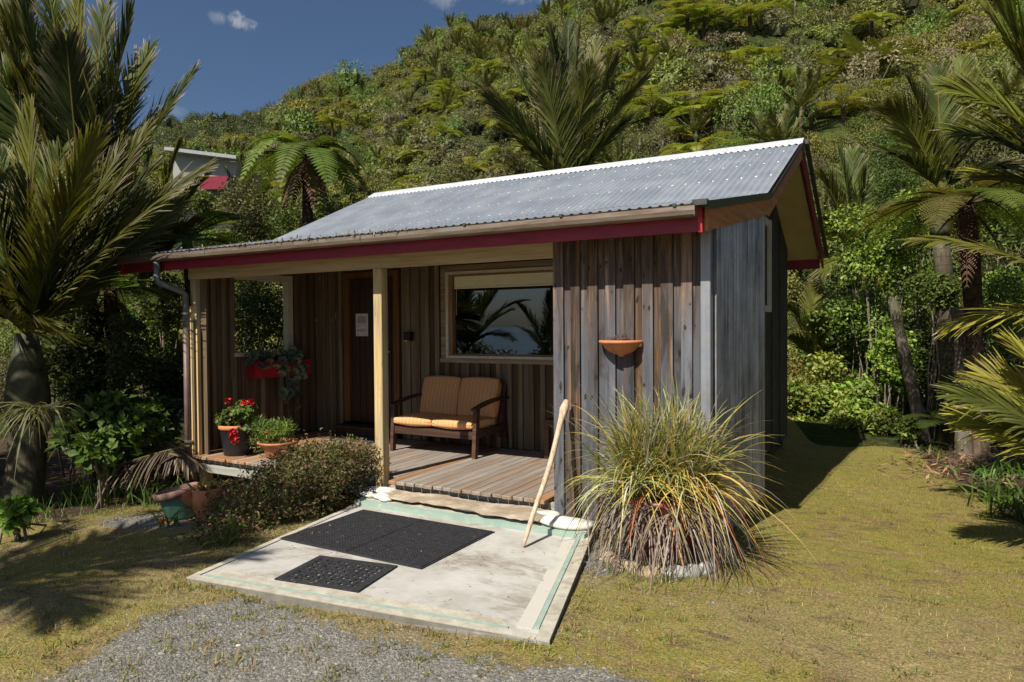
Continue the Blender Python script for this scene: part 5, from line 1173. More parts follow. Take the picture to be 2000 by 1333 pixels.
nikau('nikau palm rising behind the cabin roof near the middle of the ridge', np.array([P(1108, 480, 15.5)[0], P(1108, 480, 15.5)[1], -.2]), P(1108, 372, 15.5),
      tipsP([(1030, 95, 15.3), (1078, 65, 15.6), (1132, 62, 15.4), (1205, 115, 15.2), (955, 190, 15), (1258, 155, 15.2), (1000, 120, 16), (1165, 85, 16), (1110, 50, 16.2), (985, 250, 15), (1220, 240, 15.2), (1060, 130, 14.4), (1150, 140, 14.5)], 15.5), 104, rt=.14, Lmax=.95, n=64, dry=.5, lift=.25, cols=[(.07, .09, .022), (.09, .105, .025), (.06, .085, .03)], w=.042, arch=(.02, .12))
# palms on the right
nikau('big nikau palm at the right edge with fronds reaching up out of the picture', under(P(2180, 900, 6.8)), P(2150, 425, 6.6),
      tipsP([(1872, -95, 6.0), (1985, -150, 6.4), (1862, 178, 5.9), (1885, 262, 6.3), (1935, 350, 6.8), (2130, -200, 7), (2330, 0, 6.6), (2380, 300, 6.4), (1925, 20, 6.5), (1990, 110, 6.2), (1900, 215, 6.8)], 6.6), 105, rt=.13, Lmax=.7, n=56, cols=[(.2, .215, .032), (.25, .235, .038), (.15, .18, .028)], dry=.2, arch=(.08, .2), rolls=[.75, .5, .9, .7, .4, 0, -.3, -.4, .8, .6, .5], w=.03)
nikau('young palm at the right edge with yellow-green fingered fronds in front of the tree fern', under(P(2200, 930, 6.2)), P(2190, 640, 6.0),
      tipsP([(1778, 470, 5.7), (1855, 640, 6.2), (2300, 400, 6)], 6.0), 106, rt=.09, Lmax=.46, n=26, cols=[(.24, .22, .03), (.28, .24, .04)], dry=.3, shaft=.5, lift=.1, w=.026, arch=(.1, .2), rolls=[.5, .3, 0])
nikau('lowest bright yellow-green palm at the right edge above the strappy leaves', under(P(2200, 1000, 5.0)), P(2180, 960, 4.9),
      tipsP([(1872, 772, 4.8), (1900, 820, 5.0), (1985, 680, 5.1), (2060, 620, 5.3), (2300, 700, 5), (1935, 740, 5.3)], 4.9), 107, rt=.07, Lmax=.5, n=46, cols=[(.26, .28, .04), (.32, .31, .045), (.22, .25, .038)], dry=.1, shaft=.2, lift=.15, w=.024, arch=(.12, .22), rolls=[.7, .6, .5, .3, 0, .7])
nikau('nikau palm with ragged dark fronds above the small-leaved tree on the right', under(P(1850, 800, 11.5)), P(1838, 375, 11.5),
      tipsP([(1738, 215, 11.2), (1775, 160, 11.5), (1830, 140, 11.8), (1905, 150, 11.6), (1950, 240, 11.3), (1735, 300, 11), (1880, 120, 12), (1950, 330, 11.2)], 11.5), 108, rt=.13, Lmax=.72, n=50, dry=.35, cols=PALM_G+PALM_Y[2:], arch=(.12, .28))
nikau('nikau palm beside the gable end just right of the roof', under(P(1668, 800, 14.5)), P(1668, 495, 14.5),
      tipsP([(1605, 345, 14.3), (1640, 305, 14.6), (1690, 345, 14.4), (1595, 440, 14), (1735, 420, 14.2), (1665, 300, 15), (1610, 530, 14), (1720, 500, 14)], 14.5), 109, rt=.12, Lmax=.72, n=46, cols=[(.06, .09, .025), (.08, .11, .025), (.12, .13, .025)], arch=(.1, .25))
nikau('low trunkless palm behind the back corner of the cabin', under(P(1590, 800, 14.8)), P(1590, 700, 14.8),
      tipsP([(1538, 600, 14.6), (1590, 560, 15), (1640, 585, 14.8), (1665, 640, 14.5), (1545, 660, 14.4), (1640, 680, 14.2), (1600, 620, 14)], 15), 110, rt=.1, Lmax=.55, n=40, cols=[(.07, .1, .022), (.13, .14, .028), (.09, .12, .025)], shaft=.2, arch=(.15, .3))
nikau('palm with upright fronds behind the neighbouring house on the left', np.array([*P(520, 500, 26)[:2], -.2]), P(478, 430, 24),
      tipsP([(440, 330, 24), (500, 320, 24), (520, 370, 24), (430, 400, 23.5), (470, 300, 24)], 24), 111, rt=.12, Lmax=.7, n=30, arch=(.1, .25), cols=PALM_G)
# tree ferns
ftree('tall umbrella-shaped tree fern with hanging brown fronds behind the left roof end', np.array([*P(592, 520, 19)[:2], -.2]), P(600, 310, 19), 2.2, 121, 12, .12, 9, False, [(.1, .15, .025), (.135, .19, .03), (.07, .1, .02)], (.45, .7), (-.75, -.1), Lmax=.5, n=24, m=8)
ftree('tree fern with shaggy trunk on the right, its fronds browning underneath', gp(1900, 888), P(1888, 400, 9.2), 1.6, 122, 13, .1, 4, True, [(.1, .15, .028), (.13, .17, .03), (.15, .14, .035)], (.22, .42), (-.4, .1), Lmax=.36, n=26, m=9)
ftree('low tree fern in the shade between left palms and roof', under(P(235, 800, 9.6)), P(215, 570, 9.6), 1.1, 123, 10, .09, 4, True, FERN_G, (.2, .4), (-.3, .1), Lmax=.3, n=22, m=8)
ftree('bright tree fern crown just left of the verandah roof end', under(P(395, 800, 12)), P(365, 470, 12), 1.5, 124, 12, .09, 3, True, [(.1, .17, .025), (.13, .2, .03)], (.2, .4), (-.3, .15), Lmax=.36, n=24, m=8)
ftree('small ground fern beside the leaning stump on the right', gp(1855, 880), gp(1855, 880)+np.array([0, 0, .4]), .8, 125, 9, .05, 0, True, [(.07, .11, .02), (.1, .13, .03)], (.2, .4), (-.2, .2), Lmax=.22, n=20, m=7)
ftree('dark fern under the left palms above the fallen fronds', under(P(330, 830, 8.8)), under(P(330, 830, 8.8))+np.array([0, 0, .9]), 1.0, 126, 9, .07, 3, True, [(.05, .08, .018), (.08, .1, .03)], (.2, .4), (-.3, .1), Lmax=.28, n=20, m=7)
# dead stump with an epiphyte, twin trunk
stp = thing('leaning_stump', 'leaning grey broken stump with a mossy tuft halfway up', 'tree stump', tuple(gp(1806, 870)))
o = np.array(stp.location); _sd = float((o-[0, 0, CAMZ])@FW); tpp = P(1745, 590, _sd)-o; sv = MB(); t = np.linspace(0, 1, 10); pts = tpp*t[:, None]; pts[0, 2] -= .1
sv.tube(pts, np.interp(t, [0, .2, .6, 1], [.13, .1, .09, .08])*(1+.05*np.sin(t*30)), 11)
for k_ in range(7): a = k_*.9; b0 = tpp+np.array([cos(a)*.05, sin(a)*.05, -.06]); sv.bar(b0, b0+np.array([.005, 0, .08+.1*((k_*37) % 10)/10]), .03, .012, (cos(a), sin(a), 0))
sv.build('trunk', BARK_GREY, stp)
tuft('', None, 110, .24, .012, 131, [(.11, .12, .03), (.16, .15, .04), (.08, .1, .025)], (-20, 70), parent=stp, z0=0, grav=.7, spread=.06, part_='epiphyte').children
for c_ in stp.children:
    if c_.name.startswith('epiphyte'): c_.location = tpp*.62
for px_, h_, r_, lbl in ((1886, 600, .105, 'grey peeling tree trunk in front of the tree fern on the right'), (1916, 640, .135, 'stout brown shaggy trunk beside the tree fern on the right')):
    b_ = gp(px_-2, 893); _bd = float((b_-[0, 0, CAMZ])@FW); th_ = thing('bare_trunk', lbl, 'tree trunk', tuple(b_)); trunk('trunk', th_, (0, 0, -.1), P(px_-18, h_, _bd)-b_, r_, r_*.8, BARK_GREY if px_ < 1900 else BARK_BROWN, .03, n=12, bumps=.09, flare=1.25)
    g = np.random.default_rng(px_); sl = MB(); H_ = (P(px_-18, h_, _bd)-b_)[2]
    for k_ in range(60):
        a = g.uniform(0, 2*pi); z_ = g.uniform(.05, H_); rr = r_*1.02; q = np.array([cos(a)*rr-.1*z_/H_*1.0+.03*sin(z_/H_*pi), sin(a)*rr, z_]); sl.bar(q, q+np.array([cos(a)*.02, sin(a)*.02, -g.uniform(.1, .3)]), .03, .006, (cos(a), sin(a), 0))
    tag(sl.build('bark_strips', BARK_BROWN if px_ > 1900 else BARK_GREY, th_), kind='stuff')

# ------------------------------------------------------------------ bushes and undergrowth near the cabin
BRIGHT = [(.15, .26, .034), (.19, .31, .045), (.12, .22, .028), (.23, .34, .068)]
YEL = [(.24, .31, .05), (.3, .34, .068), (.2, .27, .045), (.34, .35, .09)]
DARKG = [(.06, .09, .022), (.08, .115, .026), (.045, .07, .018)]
OLIVE = [(.09, .115, .03), (.12, .14, .035), (.07, .09, .025), (.15, .15, .05)]
MIDG = [(.1, .155, .03), (.13, .19, .038), (.08, .125, .025)]
def bp(lbl, px, py, d, rx, rz_, seed, **k):
    c = P(px, py, d); r = rx*d/1333; bush(lbl, c, (r, r*.9, rz_*d/1333), seed, **k)
bp('bright glossy green broadleaf shrub right of the gable, tallest in the sun', 1725, 500, 12.6, 105, 130, 201, nleaf=5200, L=.085, w=.05, cols=BRIGHT, mat=LEAF_GLOSS, nl=16)
bp('bright broadleaf shrub above the stump top', 1790, 420, 13, 70, 60, 202, nleaf=2400, L=.08, w=.045, cols=BRIGHT, mat=LEAF_GLOSS)
bp('dense small-leaved round-topped tree on the right behind the bright shrub', 1745, 350, 15, 75, 125, 203, nleaf=9000, L=.05, w=.028, cols=[(.085, .13, .03), (.11, .16, .035), (.065, .1, .025)], nl=20, name='small_leaved_tree', cat='tree')
bp('yellow-green hydrangea-like shrub by the lawn behind the cabin corner', 1600, 765, 13.8, 75, 85, 204, nleaf=2400, L=.1, w=.06, cols=YEL, nl=12)
bp('sunny yellow-green shrub at the lawn edge right of the house shadow', 1690, 790, 13.2, 85, 70, 205, nleaf=2600, L=.1, w=.06, cols=YEL+BRIGHT, nl=12)
bp('leafy green shrub left of the leaning stump', 1740, 720, 12.4, 60, 80, 206, nleaf=1800, L=.095, w=.055, cols=BRIGHT+YEL[:2], nl=10)
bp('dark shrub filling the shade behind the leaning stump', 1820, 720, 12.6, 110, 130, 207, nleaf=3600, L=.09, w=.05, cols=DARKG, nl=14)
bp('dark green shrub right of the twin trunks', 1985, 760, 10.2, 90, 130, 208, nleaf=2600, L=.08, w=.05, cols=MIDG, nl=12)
bp('glossy green shrub between tree fern crown and right edge', 1960, 600, 10.8, 90, 110, 209, nleaf=3000, L=.075, w=.042, cols=MIDG+BRIGHT[:1], mat=LEAF_GLOSS, nl=12)
bp('mid green shrub right of the ragged palm', 1960, 430, 11.5, 110, 100, 210, nleaf=3400, L=.08, w=.045, cols=MIDG, nl=12)
bp('shrub behind the palm at the gable end', 1620, 610, 16.5, 85, 100, 211, nleaf=3000, L=.1, w=.05, cols=DARKG+MIDG[:1], nl=12)
bp('olive shrub above the low trunkless palm', 1600, 470, 17.5, 70, 90, 212, nleaf=2600, L=.1, w=.05, cols=OLIVE, nl=12)
bp('shaded shrub under the bright glossy shrub', 1660, 640, 14.0, 80, 90, 213, nleaf=2600, L=.09, w=.05, cols=MIDG, nl=12)
bp('dark bush at the far right behind all palms', 2070, 500, 10.5, 140, 220, 214, nleaf=4200, L=.1, w=.055, cols=DARKG+MIDG[:1], nl=16)
bp('olive bush above the ragged palm at the upper right', 1960, 240, 14.5, 130, 90, 215, nleaf=4200, L=.1, w=.05, cols=OLIVE+YEL[:1], nl=14)
bp('yellow-leaved low plants behind the lawn edge left of the stump', 1650, 835, 13.0, 70, 42, 217, nleaf=1500, L=.085, w=.05, cols=YEL, nl=9, name='undergrowth_plant', cat='plant')
bp('pale green plants at the lawn end beside the cabin back corner', 1560, 800, 13.4, 60, 60, 244, nleaf=1600, L=.1, w=.055, cols=YEL+BRIGHT, nl=9, name='undergrowth_plant', cat='plant')
bp('leafy bush closing the far end of the lawn behind the cabin', 1590, 740, 15.5, 80, 90, 245, nleaf=2600, L=.1, w=.055, cols=YEL+MIDG, nl=12)
bp('low bright leafy plants between hydrangea-like shrub and stump', 1725, 825, 12.2, 55, 42, 218, nleaf=1100, L=.085, w=.05, cols=BRIGHT+YEL, nl=8, name='undergrowth_plant', cat='plant')
bp('leafy green shrub in the middle of the right-hand bank', 1700, 640, 13.2, 75, 75, 219, nleaf=2400, L=.085, w=.05, cols=BRIGHT+MIDG, nl=12)
bp('leafy shrub filling the gap right of the leaning stump top', 1820, 560, 11.6, 60, 80, 220, nleaf=2000, L=.075, w=.042, cols=MIDG, nl=10)
bp('low leafy plants at the foot of the stump', 1770, 840, 11.2, 45, 35, 216, nleaf=900, L=.08, w=.04, cols=MIDG+YEL[:1], nl=7, name='undergrowth_plant', cat='plant')
# left side
bp('vine-smothered tree trunk behind the nearest left palm', 248, 740, 8.4, 50, 175, 221, nleaf=6500, L=.045, w=.026, cols=[(.075, .12, .025), (.1, .14, .03), (.055, .085, .02)], nl=22, name='vine_covered_trunk', cat='climbing plant')
bp('broad-leaved hydrangea under the palms, largest of the left plants', 190, 850, 7.4, 90, 75, 222, nleaf=1500, L=.13, w=.085, cols=[(.08, .15, .025), (.11, .19, .03), (.06, .11, .02)], nl=11, name='leafy_plant', cat='plant')
bp('green leafy plant in front of the fallen fronds on the left', 285, 840, 8.0, 70, 65, 223, nleaf=1200, L=.12, w=.075, cols=[(.07, .13, .022), (.1, .17, .03)], nl=10, name='leafy_plant', cat='plant')
bp('small bright leafy plant at the far left edge of the lawn', 28, 1003, 5.7, 46, 32, 224, nleaf=300, L=.1, w=.07, cols=[(.14, .24, .035), (.18, .28, .05)], nl=7, name='leafy_plant', cat='plant', up=.9)
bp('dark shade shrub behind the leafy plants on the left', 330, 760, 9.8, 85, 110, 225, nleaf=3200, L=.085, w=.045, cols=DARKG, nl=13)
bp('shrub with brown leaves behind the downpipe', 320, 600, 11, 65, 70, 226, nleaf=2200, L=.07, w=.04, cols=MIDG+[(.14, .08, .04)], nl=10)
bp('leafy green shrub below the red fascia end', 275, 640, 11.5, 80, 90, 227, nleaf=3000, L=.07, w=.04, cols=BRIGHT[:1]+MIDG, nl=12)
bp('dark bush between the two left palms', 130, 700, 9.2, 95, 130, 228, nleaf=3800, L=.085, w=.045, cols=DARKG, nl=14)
bp('bush seen through the porch opening, dark and small-leaved', 505, 630, 12.8, 105, 110, 229, nleaf=7500, L=.06, w=.036, cols=MIDG+OLIVE[:2], nl=18)
bp('sunlit shrub at the top of the porch opening', 520, 560, 15.5, 110, 60, 230, nleaf=3600, L=.07, w=.04, cols=YEL+OLIVE, nl=12)
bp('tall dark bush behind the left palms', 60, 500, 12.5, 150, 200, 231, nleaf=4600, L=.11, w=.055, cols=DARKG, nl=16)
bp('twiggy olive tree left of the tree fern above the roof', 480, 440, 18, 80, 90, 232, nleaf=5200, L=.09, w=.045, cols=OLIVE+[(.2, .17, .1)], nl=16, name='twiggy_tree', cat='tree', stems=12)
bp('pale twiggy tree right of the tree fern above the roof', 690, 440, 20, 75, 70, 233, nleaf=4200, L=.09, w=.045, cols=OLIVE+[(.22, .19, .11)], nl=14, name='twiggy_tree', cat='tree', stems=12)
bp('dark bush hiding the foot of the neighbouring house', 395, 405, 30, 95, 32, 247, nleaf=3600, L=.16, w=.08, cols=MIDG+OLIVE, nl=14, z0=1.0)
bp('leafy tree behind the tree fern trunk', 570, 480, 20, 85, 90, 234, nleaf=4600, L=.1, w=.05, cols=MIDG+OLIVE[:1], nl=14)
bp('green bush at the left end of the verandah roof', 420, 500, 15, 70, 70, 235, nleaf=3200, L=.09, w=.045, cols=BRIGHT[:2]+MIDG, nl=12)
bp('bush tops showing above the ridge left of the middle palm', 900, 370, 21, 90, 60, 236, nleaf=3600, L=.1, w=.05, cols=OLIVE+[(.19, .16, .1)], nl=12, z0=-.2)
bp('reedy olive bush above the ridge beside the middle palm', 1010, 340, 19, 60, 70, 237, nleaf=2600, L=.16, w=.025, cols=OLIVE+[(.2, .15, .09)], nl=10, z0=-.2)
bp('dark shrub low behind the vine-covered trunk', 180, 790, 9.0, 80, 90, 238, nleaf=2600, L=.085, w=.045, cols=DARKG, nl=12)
for i, (px_, py_, n_, L_, lbl) in enumerate([(150, 985, 60, .55, 'tall grassy blades under the palms, left of the lawn edge'), (300, 985, 70, .55, 'upright grass clump below the fallen fronds'), (205, 985, 50, .5, 'grassy clump at the foot of the broad-leaved plant'), (95, 1012, 60, .28, 'bright short grass beside the small leafy plant at far left'), (350, 965, 30, .35, 'thin grass clump under the downpipe'), (130, 800, 70, .5, 'pale drooping strap leaves hanging on the nearest palm trunk')]):
    b_ = gp(px_, py_) if i < 5 else P(75, 800, 6.0)
    tuft(lbl, b_, n_, L_, .016 if i != 3 else .009, 140+i, [(.09, .15, .03), (.13, .2, .04), (.07, .11, .025)] if i < 5 else [(.16, .17, .07), (.12, .13, .05)], (50, 88) if i < 5 else (-10, 40), spread=.14 if i < 5 else .05, grav=.3 if i < 5 else .8)
for i, (px_, py_, n_, L_, lbl) in enumerate([(1965, 985, 110, .55, 'lush dark green strappy clump at the right edge of the lawn'), (2030, 1020, 110, .55, 'strappy clump cut by the right edge of the picture'), (1925, 935, 70, .45, 'strappy clump behind the right-hand lawn edge'), (1805, 885, 60, .22, 'short grass tuft at the foot of the leaning stump'), (1845, 900, 14, .5, 'two-leaved yellow strap plant between stump and trunks'), (2000, 930, 90, .6, 'tall strappy clump under the lowest palm')]):
    tuft(lbl, gp(px_, py_), n_, L_, .022 if i != 3 else .008, 150+i, [(.06, .12, .02), (.09, .16, .03), (.11, .19, .035)] if i != 4 else [(.2, .2, .04)], (35, 85), name='strap_clump' if i != 3 else 'grass_clump', cat='strap-leaved plant' if i != 3 else 'grass clump', spread=.14, grav=.45, mat=LEAF_GLOSS)
# fallen fronds
ff = thing('fallen_frond', 'heap of dead brown palm fronds lying left of the downpipe', 'fallen fronds', tuple(gp(330, 930)))
g = np.random.default_rng(71); o = np.array(ff.location)
for a, b_ in (((370, 880, 7.6), (215, 930, 7.2)), ((355, 900, 7.4), (240, 900, 7.7)), ((300, 860, 8.0), (385, 920, 7.3))):
    palm_frond(MB(), g, P(*a)-o+[0, 0, .05], P(*b_)-o+[0, 0, .08], .05, 40, .32, .024, -.5, 0, .4, [(.11, .075, .055), (.15, .11, .08), (.08, .055, .04)], .35).build('frond', LEAF_DRY, ff)
ld = MB(); n = 1500; g = np.random.default_rng(72)
ps = np.concatenate([np.c_[g.normal(1.0, .45, n//2), g.normal(10.6, .9, n//2), np.zeros(n//2)], np.c_[g.normal(-7.3, .9, n//2), g.normal(5.9, .7, n//2), np.zeros(n//2)]]); ps[:, 2] = ground_z(ps[:, 0], ps[:, 1])+.02+.05*g.random(n)
tag(ld.leaves(ps, g.standard_normal((n, 3))*[1, 1, .35], unit(g.standard_normal((n, 3))*.4+[0, 0, 1]), g.uniform(.06, .22, n), g.uniform(.012, .04, n), 0, tints(g, n, [(.2, .13, .08), (.3, .22, .15), (.13, .08, .05), (.36, .2, .09)])).build('leaf_litter', LEAF_DRY), 'brown leaf litter under the trees at the lawn edges', kind='stuff')

# palms behind the viewer: their shadows fall on the lawn and they show in the window
nikau('nikau palm whose shadow falls on the left lawn, reflected in the window', (-5.9, -.9, -.2), (-5.9, -.9, 3.3), [(-4.55, -.5, 4.2), (-4.9, .3, 4.6), (-5.5, .5, 5.0), (-6.7, .6, 4.7), (-7.5, -.6, 4.5), (-7.1, -2.0, 4.8), (-5.3, -2.4, 4.9), (-4.7, -1.7, 4.3), (-5.8, -.6, 5.4), (-4.9, -.9, 4.9), (-6.3, -1.6, 5.2)], 112, rt=.14, Lmax=.66, n=48)
nikau('nikau palm standing out of frame left, shading the garden bed', (-9.6, .6, -.4), (-9.6, .6, 3.8), [(-7.8, .6, 5.0), (-8.2, 1.8, 5.0), (-9.4, 2.3, 5.4), (-10.8, 1.6, 5.2), (-11.2, 0, 5.2), (-10.2, -1.0, 5.6), (-8.6, -.8, 5.5), (-9.5, .7, 6.1)], 113, rt=.14, Lmax=.7, n=40)
bush('tall shrub out of frame on the left that shades the palms', (-11.5, 2.0, 2.2), (1.8, 1.8, 2.4), 241, nleaf=5000, L=.16, w=.09, cols=DARKG, nl=14)
bush('low seaside shrubs reflected in the window', (-8.4, -3.2, .5), (1.3, 1.2, .8), 242, nleaf=3000, L=.12, w=.06, cols=DARKG+MIDG, nl=12)
nikau('small palm reflected at the right side of the window', (-9.0, -4.5, -.3), (-9.0, -4.5, .7), [(-8.0, -4.5, 1.5), (-8.5, -3.6, 1.9), (-9.7, -3.9, 2.3), (-10.1, -4.6, 1.6), (-9.1, -5.6, 2.2), (-8.9, -4.4, 2.6), (-8.2, -4.0, .9)], 114, rt=.1, Lmax=.5, n=36, shaft=.4)
nikau('broad low palm reflected dark in the left half of the window', (-9.9, -1.2, -.3), (-9.9, -1.2, .9), [(-8.4, -1.0, 2.0), (-8.0, -.4, 1.3), (-9.2, -.2, 2.6), (-10.2, .2, 2.7), (-11.2, -.6, 2.2), (-11.4, -1.8, 1.9), (-10.0, -2.6, 2.6), (-8.6, -2.2, 2.3), (-9.8, -1.0, 3.0), (-8.9, -1.4, 2.7)], 116, rt=.13, Lmax=.62, n=44, shaft=.5)
bush('tall dark shrub out of frame that keeps the nearest palm trunk in shade', (-9.1, 1.5, 2.5), (1.5, .9, 1.7), 246, nleaf=5200, L=.15, w=.085, cols=DARKG, nl=16)
bush('dark bush under the reflected palms', (-10.2, -3.0, .3), (1.6, 1.2, .9), 243, nleaf=3000, L=.12, w=.06, cols=DARKG, nl=12)
# ------------------------------------------------------------------ the neighbour's house
nb = thing('neighbour_house', 'white house with a sloping roof and red band half hidden in the bush', 'house', tuple(P(400, 420, 33)))
o = np.array(nb.location); d_ = FW*4.0
A, B_, C_, D_ = [P(*q)-o for q in ((338, 301, 33), (466, 318, 33), (452, 372, 33), (338, 372, 33))]
V = [A, B_, C_, D_]; mb = MB(); mb.add([*V, *[v+d_ for v in V]], [(0, 1, 2, 3), (4, 7, 6, 5), (0, 4, 5, 1), (1, 5, 6, 2), (2, 6, 7, 3), (3, 7, 4, 0)]); mb.build('wall', m_plain('shaded_white_paint', (.3, .3, .275), .6, var=.06), nb)  # white wall standing in shade: the shade is put into its grey colour
mb = MB(); mb.bar(P(332, 296, 32.9)-o-FW*.2, P(470, 313, 32.9)-o-FW*.2, .7, .16, (0, 0, 1)); mb.build('roof', m_plain('grey_roof', (.3, .31, .32), .6), nb)
mb = MB(); mb.bar(P(390, 358, 32.85)-o, P(447, 357, 32.85)-o, .06, .62, (0, 0, 1)); mb.build('red_band', RED, nb)
mb = MB(); mb.bar(P(445, 348, 32.8)-o, P(445, 368, 32.8)-o, .1, .1, (1, 0, 0)); mb.build('post', FLASH, nb)
mb = MB(); q0, q1 = P(340, 374, 33.1)-o, P(451, 374, 33.1)-o; dn = np.array([0, 0, -7.0]); mb.hexa([q0+dn, q1+dn, q0+dn+d_, q1+dn+d_, q0, q1, q0+d_, q1+d_]); mb.build('lower_wall', DARKIN, nb)
mb = MB(); mb.bar(P(345, 376, 33.2)-o, P(450, 374, 33.2)-o, .3, .3, (0, 0, 1)); mb.build('base', FLASH, nb)

# ------------------------------------------------------------------ the bush on the hillside
g = np.random.default_rng(81)
def hill_bush_mesh(seed, nleaf, L, w, nl, tall=1.0, twig=0, core=1.0):
    g = np.random.default_rng(seed); d = unit(g.standard_normal((nl, 3))); d[:, 2] = np.abs(d[:, 2]); lob = np.c_[d*g.uniform(.2, .75, nl)[:, None]*[1, 1, tall], g.uniform(.28, .5, nl)]
    ps, di, nr, L_, w_ = lobes_leaves(g, lob, nleaf, L, w, .5, 1.0, .9, (.75, 1.08)); mb = MB().leaves(ps, di, nr, L_, w_, 0, tints(g, len(ps), [(1.01, 1, 1), (1.25, 1.2, 1), (.75, .78, .8)], .15), .15)
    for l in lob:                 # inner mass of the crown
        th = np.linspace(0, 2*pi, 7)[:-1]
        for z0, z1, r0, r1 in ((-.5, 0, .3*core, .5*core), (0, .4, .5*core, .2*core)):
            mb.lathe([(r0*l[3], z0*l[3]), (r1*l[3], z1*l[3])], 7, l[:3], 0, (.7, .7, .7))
    for k_ in range(twig):
        tip = lob[k_ % nl, :3]+unit(g.standard_normal(3)+[0, 0, .6])*lob[k_ % nl, 3]*1.25; mb.tube([[0, 0, -.2], tip*.5+g.normal(0, .05, 3), tip], [.03, .02, .008], 4, 1, (1.01, 1, 1), cap=False)
    return mb
HB = {}
kinds = {
 'olive': ((.165, .188, .044), 3), 'bright': ((.125, .185, .03), 2), 'greygreen': ((.175, .182, .075), 3), 'brown': ((.165, .158, .08), 2), 'dark': ((.075, .1, .028), 2), 'yellow': ((.235, .235, .05), 2)}
hb_mats = {k_: m_leaf('hillside_leaves_'+k_, c, rough=.55, trans=.22, var=.25, nscale=1.2, rv=.45) for k_, (c, _) in kinds.items()}
shapes = []
for i, (n_, L, w, nl, tall, tw) in enumerate([(1500, .125, .065, 10, .8, 0), (1700, .1, .048, 13, 1.0, 0), (1400, .12, .042, 9, .7, 14), (1900, .085, .045, 15, .9, 0), (1200, .15, .075, 8, .75, 0), (1500, .12, .036, 11, 1.15, 18)]):
    shapes.append(hill_bush_mesh(300+i, n_, L, w, nl, tall, tw))
fine = [hill_bush_mesh(320+i, n_*4, L*.47, w*.55, nl+4, tall, tw, .3) for i, (n_, L, w, nl, tall, tw) in enumerate([(1500, .125, .065, 10, .8, 0), (1700, .1, .048, 13, 1.0, 0), (1400, .12, .042, 9, .7, 14), (1900, .1, .05, 15, .9, 0)])]
fine_meshes = {k_: [sh.mesh('hillside_shrub', [hb_mats[k_], TWIG]) for sh in fine] for k_ in kinds}
bush_meshes = {k_: [sh.mesh('hillside_shrub', [hb_mats[k_], TWIG]) for sh in shapes] for k_ in kinds}
def hill_nikau(seed, nf=13):
    g = np.random.default_rng(seed); mb = MB(); H_ = g.uniform(1.0, 2.2); mb.tube([(0, 0, -.5), (0, 0, H_*.5), (.05, 0, H_)], [.13, .1, .1], 6, 1); mb.tube([(.05, 0, H_), (.05, 0, H_+.3), (.05, 0, H_+.7)], [.13, .19, .09], 6, 2)
    c = np.array([.05, 0, H_+.65])
    for i in range(nf):
        a = i*2.4+g.uniform(-.3, .3); e = radians(g.uniform(25, 82)); L = g.uniform(1.6, 2.3); palm_frond(mb, g, c, c+L*np.array([cos(a)*cos(e), sin(a)*cos(e), sin(e)]), -.05, 20, .62, .085, .3, 0, .2, [(.08, .1, .028), (.1, .12, .03), (.13, .14, .04)], .35, k=2, sweep=(46, 14))
    return mb.mesh('hillside_palm', [LEAF_PALM, BARK_PALM, SHAFT])
def hill_fern(seed, nf=12):
    g = np.random.default_rng(seed); mb = MB(); H_ = g.uniform(.7, 1.7); mb.tube([(0, 0, -.5), (0, 0, H_)], [.14, .1], 6, 1); c = np.array([0, 0, H_])
    for i in range(nf):
        a = 2*pi*(i+g.uniform(-.2, .2))/nf; L = g.uniform(1.3, 1.9); fern_frond(mb, g, c, c+L*np.array([cos(a), sin(a), g.uniform(-.25, .2)]), g.uniform(.22, .4), 15, .4, 5, [(.19, .24, .04), (.24, .27, .05), (.16, .2, .04), (.27, .27, .06)], False, plw=.045)
    return mb.mesh('hillside_tree_fern', [LEAF_FERN, BARK_FERN])
def hill_toetoe(seed):
    g = np.random.default_rng(seed); mb = MB(); n = 160; a = g.uniform(0, 2*pi, n); e = np.radians(g.uniform(20, 80, n)); d = np.stack([np.cos(a)*np.cos(e), np.sin(a)*np.cos(e), np.sin(e)], -1); u = np.linspace(0, 1, 4)
    cl = d[:, None, :]*(1.3*u)[None, :, None]*g.uniform(.6, 1.1, (n, 1, 1)); cl[..., 2] -= .5*u**2; mb.ribbons(cl, unit(np.cross(d, [0, 0, 1.]))[:, None, :]*(np.array([1, 1, .7, .1])*.03)[None, :, None], 0, tints(g, n, [(.17, .17, .06), (.22, .2, .08), (.12, .14, .04)]))
    for k_ in range(9):
        q = np.array([g.normal(0, .45), g.normal(0, .45), 1.1+g.uniform(0, .5)]); m = 60; ps = q+g.normal(0, 1, (m, 3))*[.1, .1, .2]; mb.leaves(ps, unit(g.standard_normal((m, 3))+[.3, 0, .3]), unit(g.standard_normal((m, 3))), .16, .05, 0, tints(g, m, [(.3, .25, .16), (.36, .3, .2)]))
        mb.tube([q*[.2, .2, 0], q], [.012, .008], 4, 0, (.3, .27, .15), cap=False)
    return mb.mesh('hillside_toetoe', [GRASSM])
HN = [hill_nikau(401+i) for i in range(4)]; HFm = [hill_fern(411+i) for i in range(4)]; HT_ = [hill_toetoe(421+i) for i in range(2)]
az0 = atan2(*(P(-80, 600, 1.0)-[0, 0, CAMZ])[:2]); az1 = atan2(*(P(2080, 600, 1.0)-[0, 0, CAMZ])[:2])
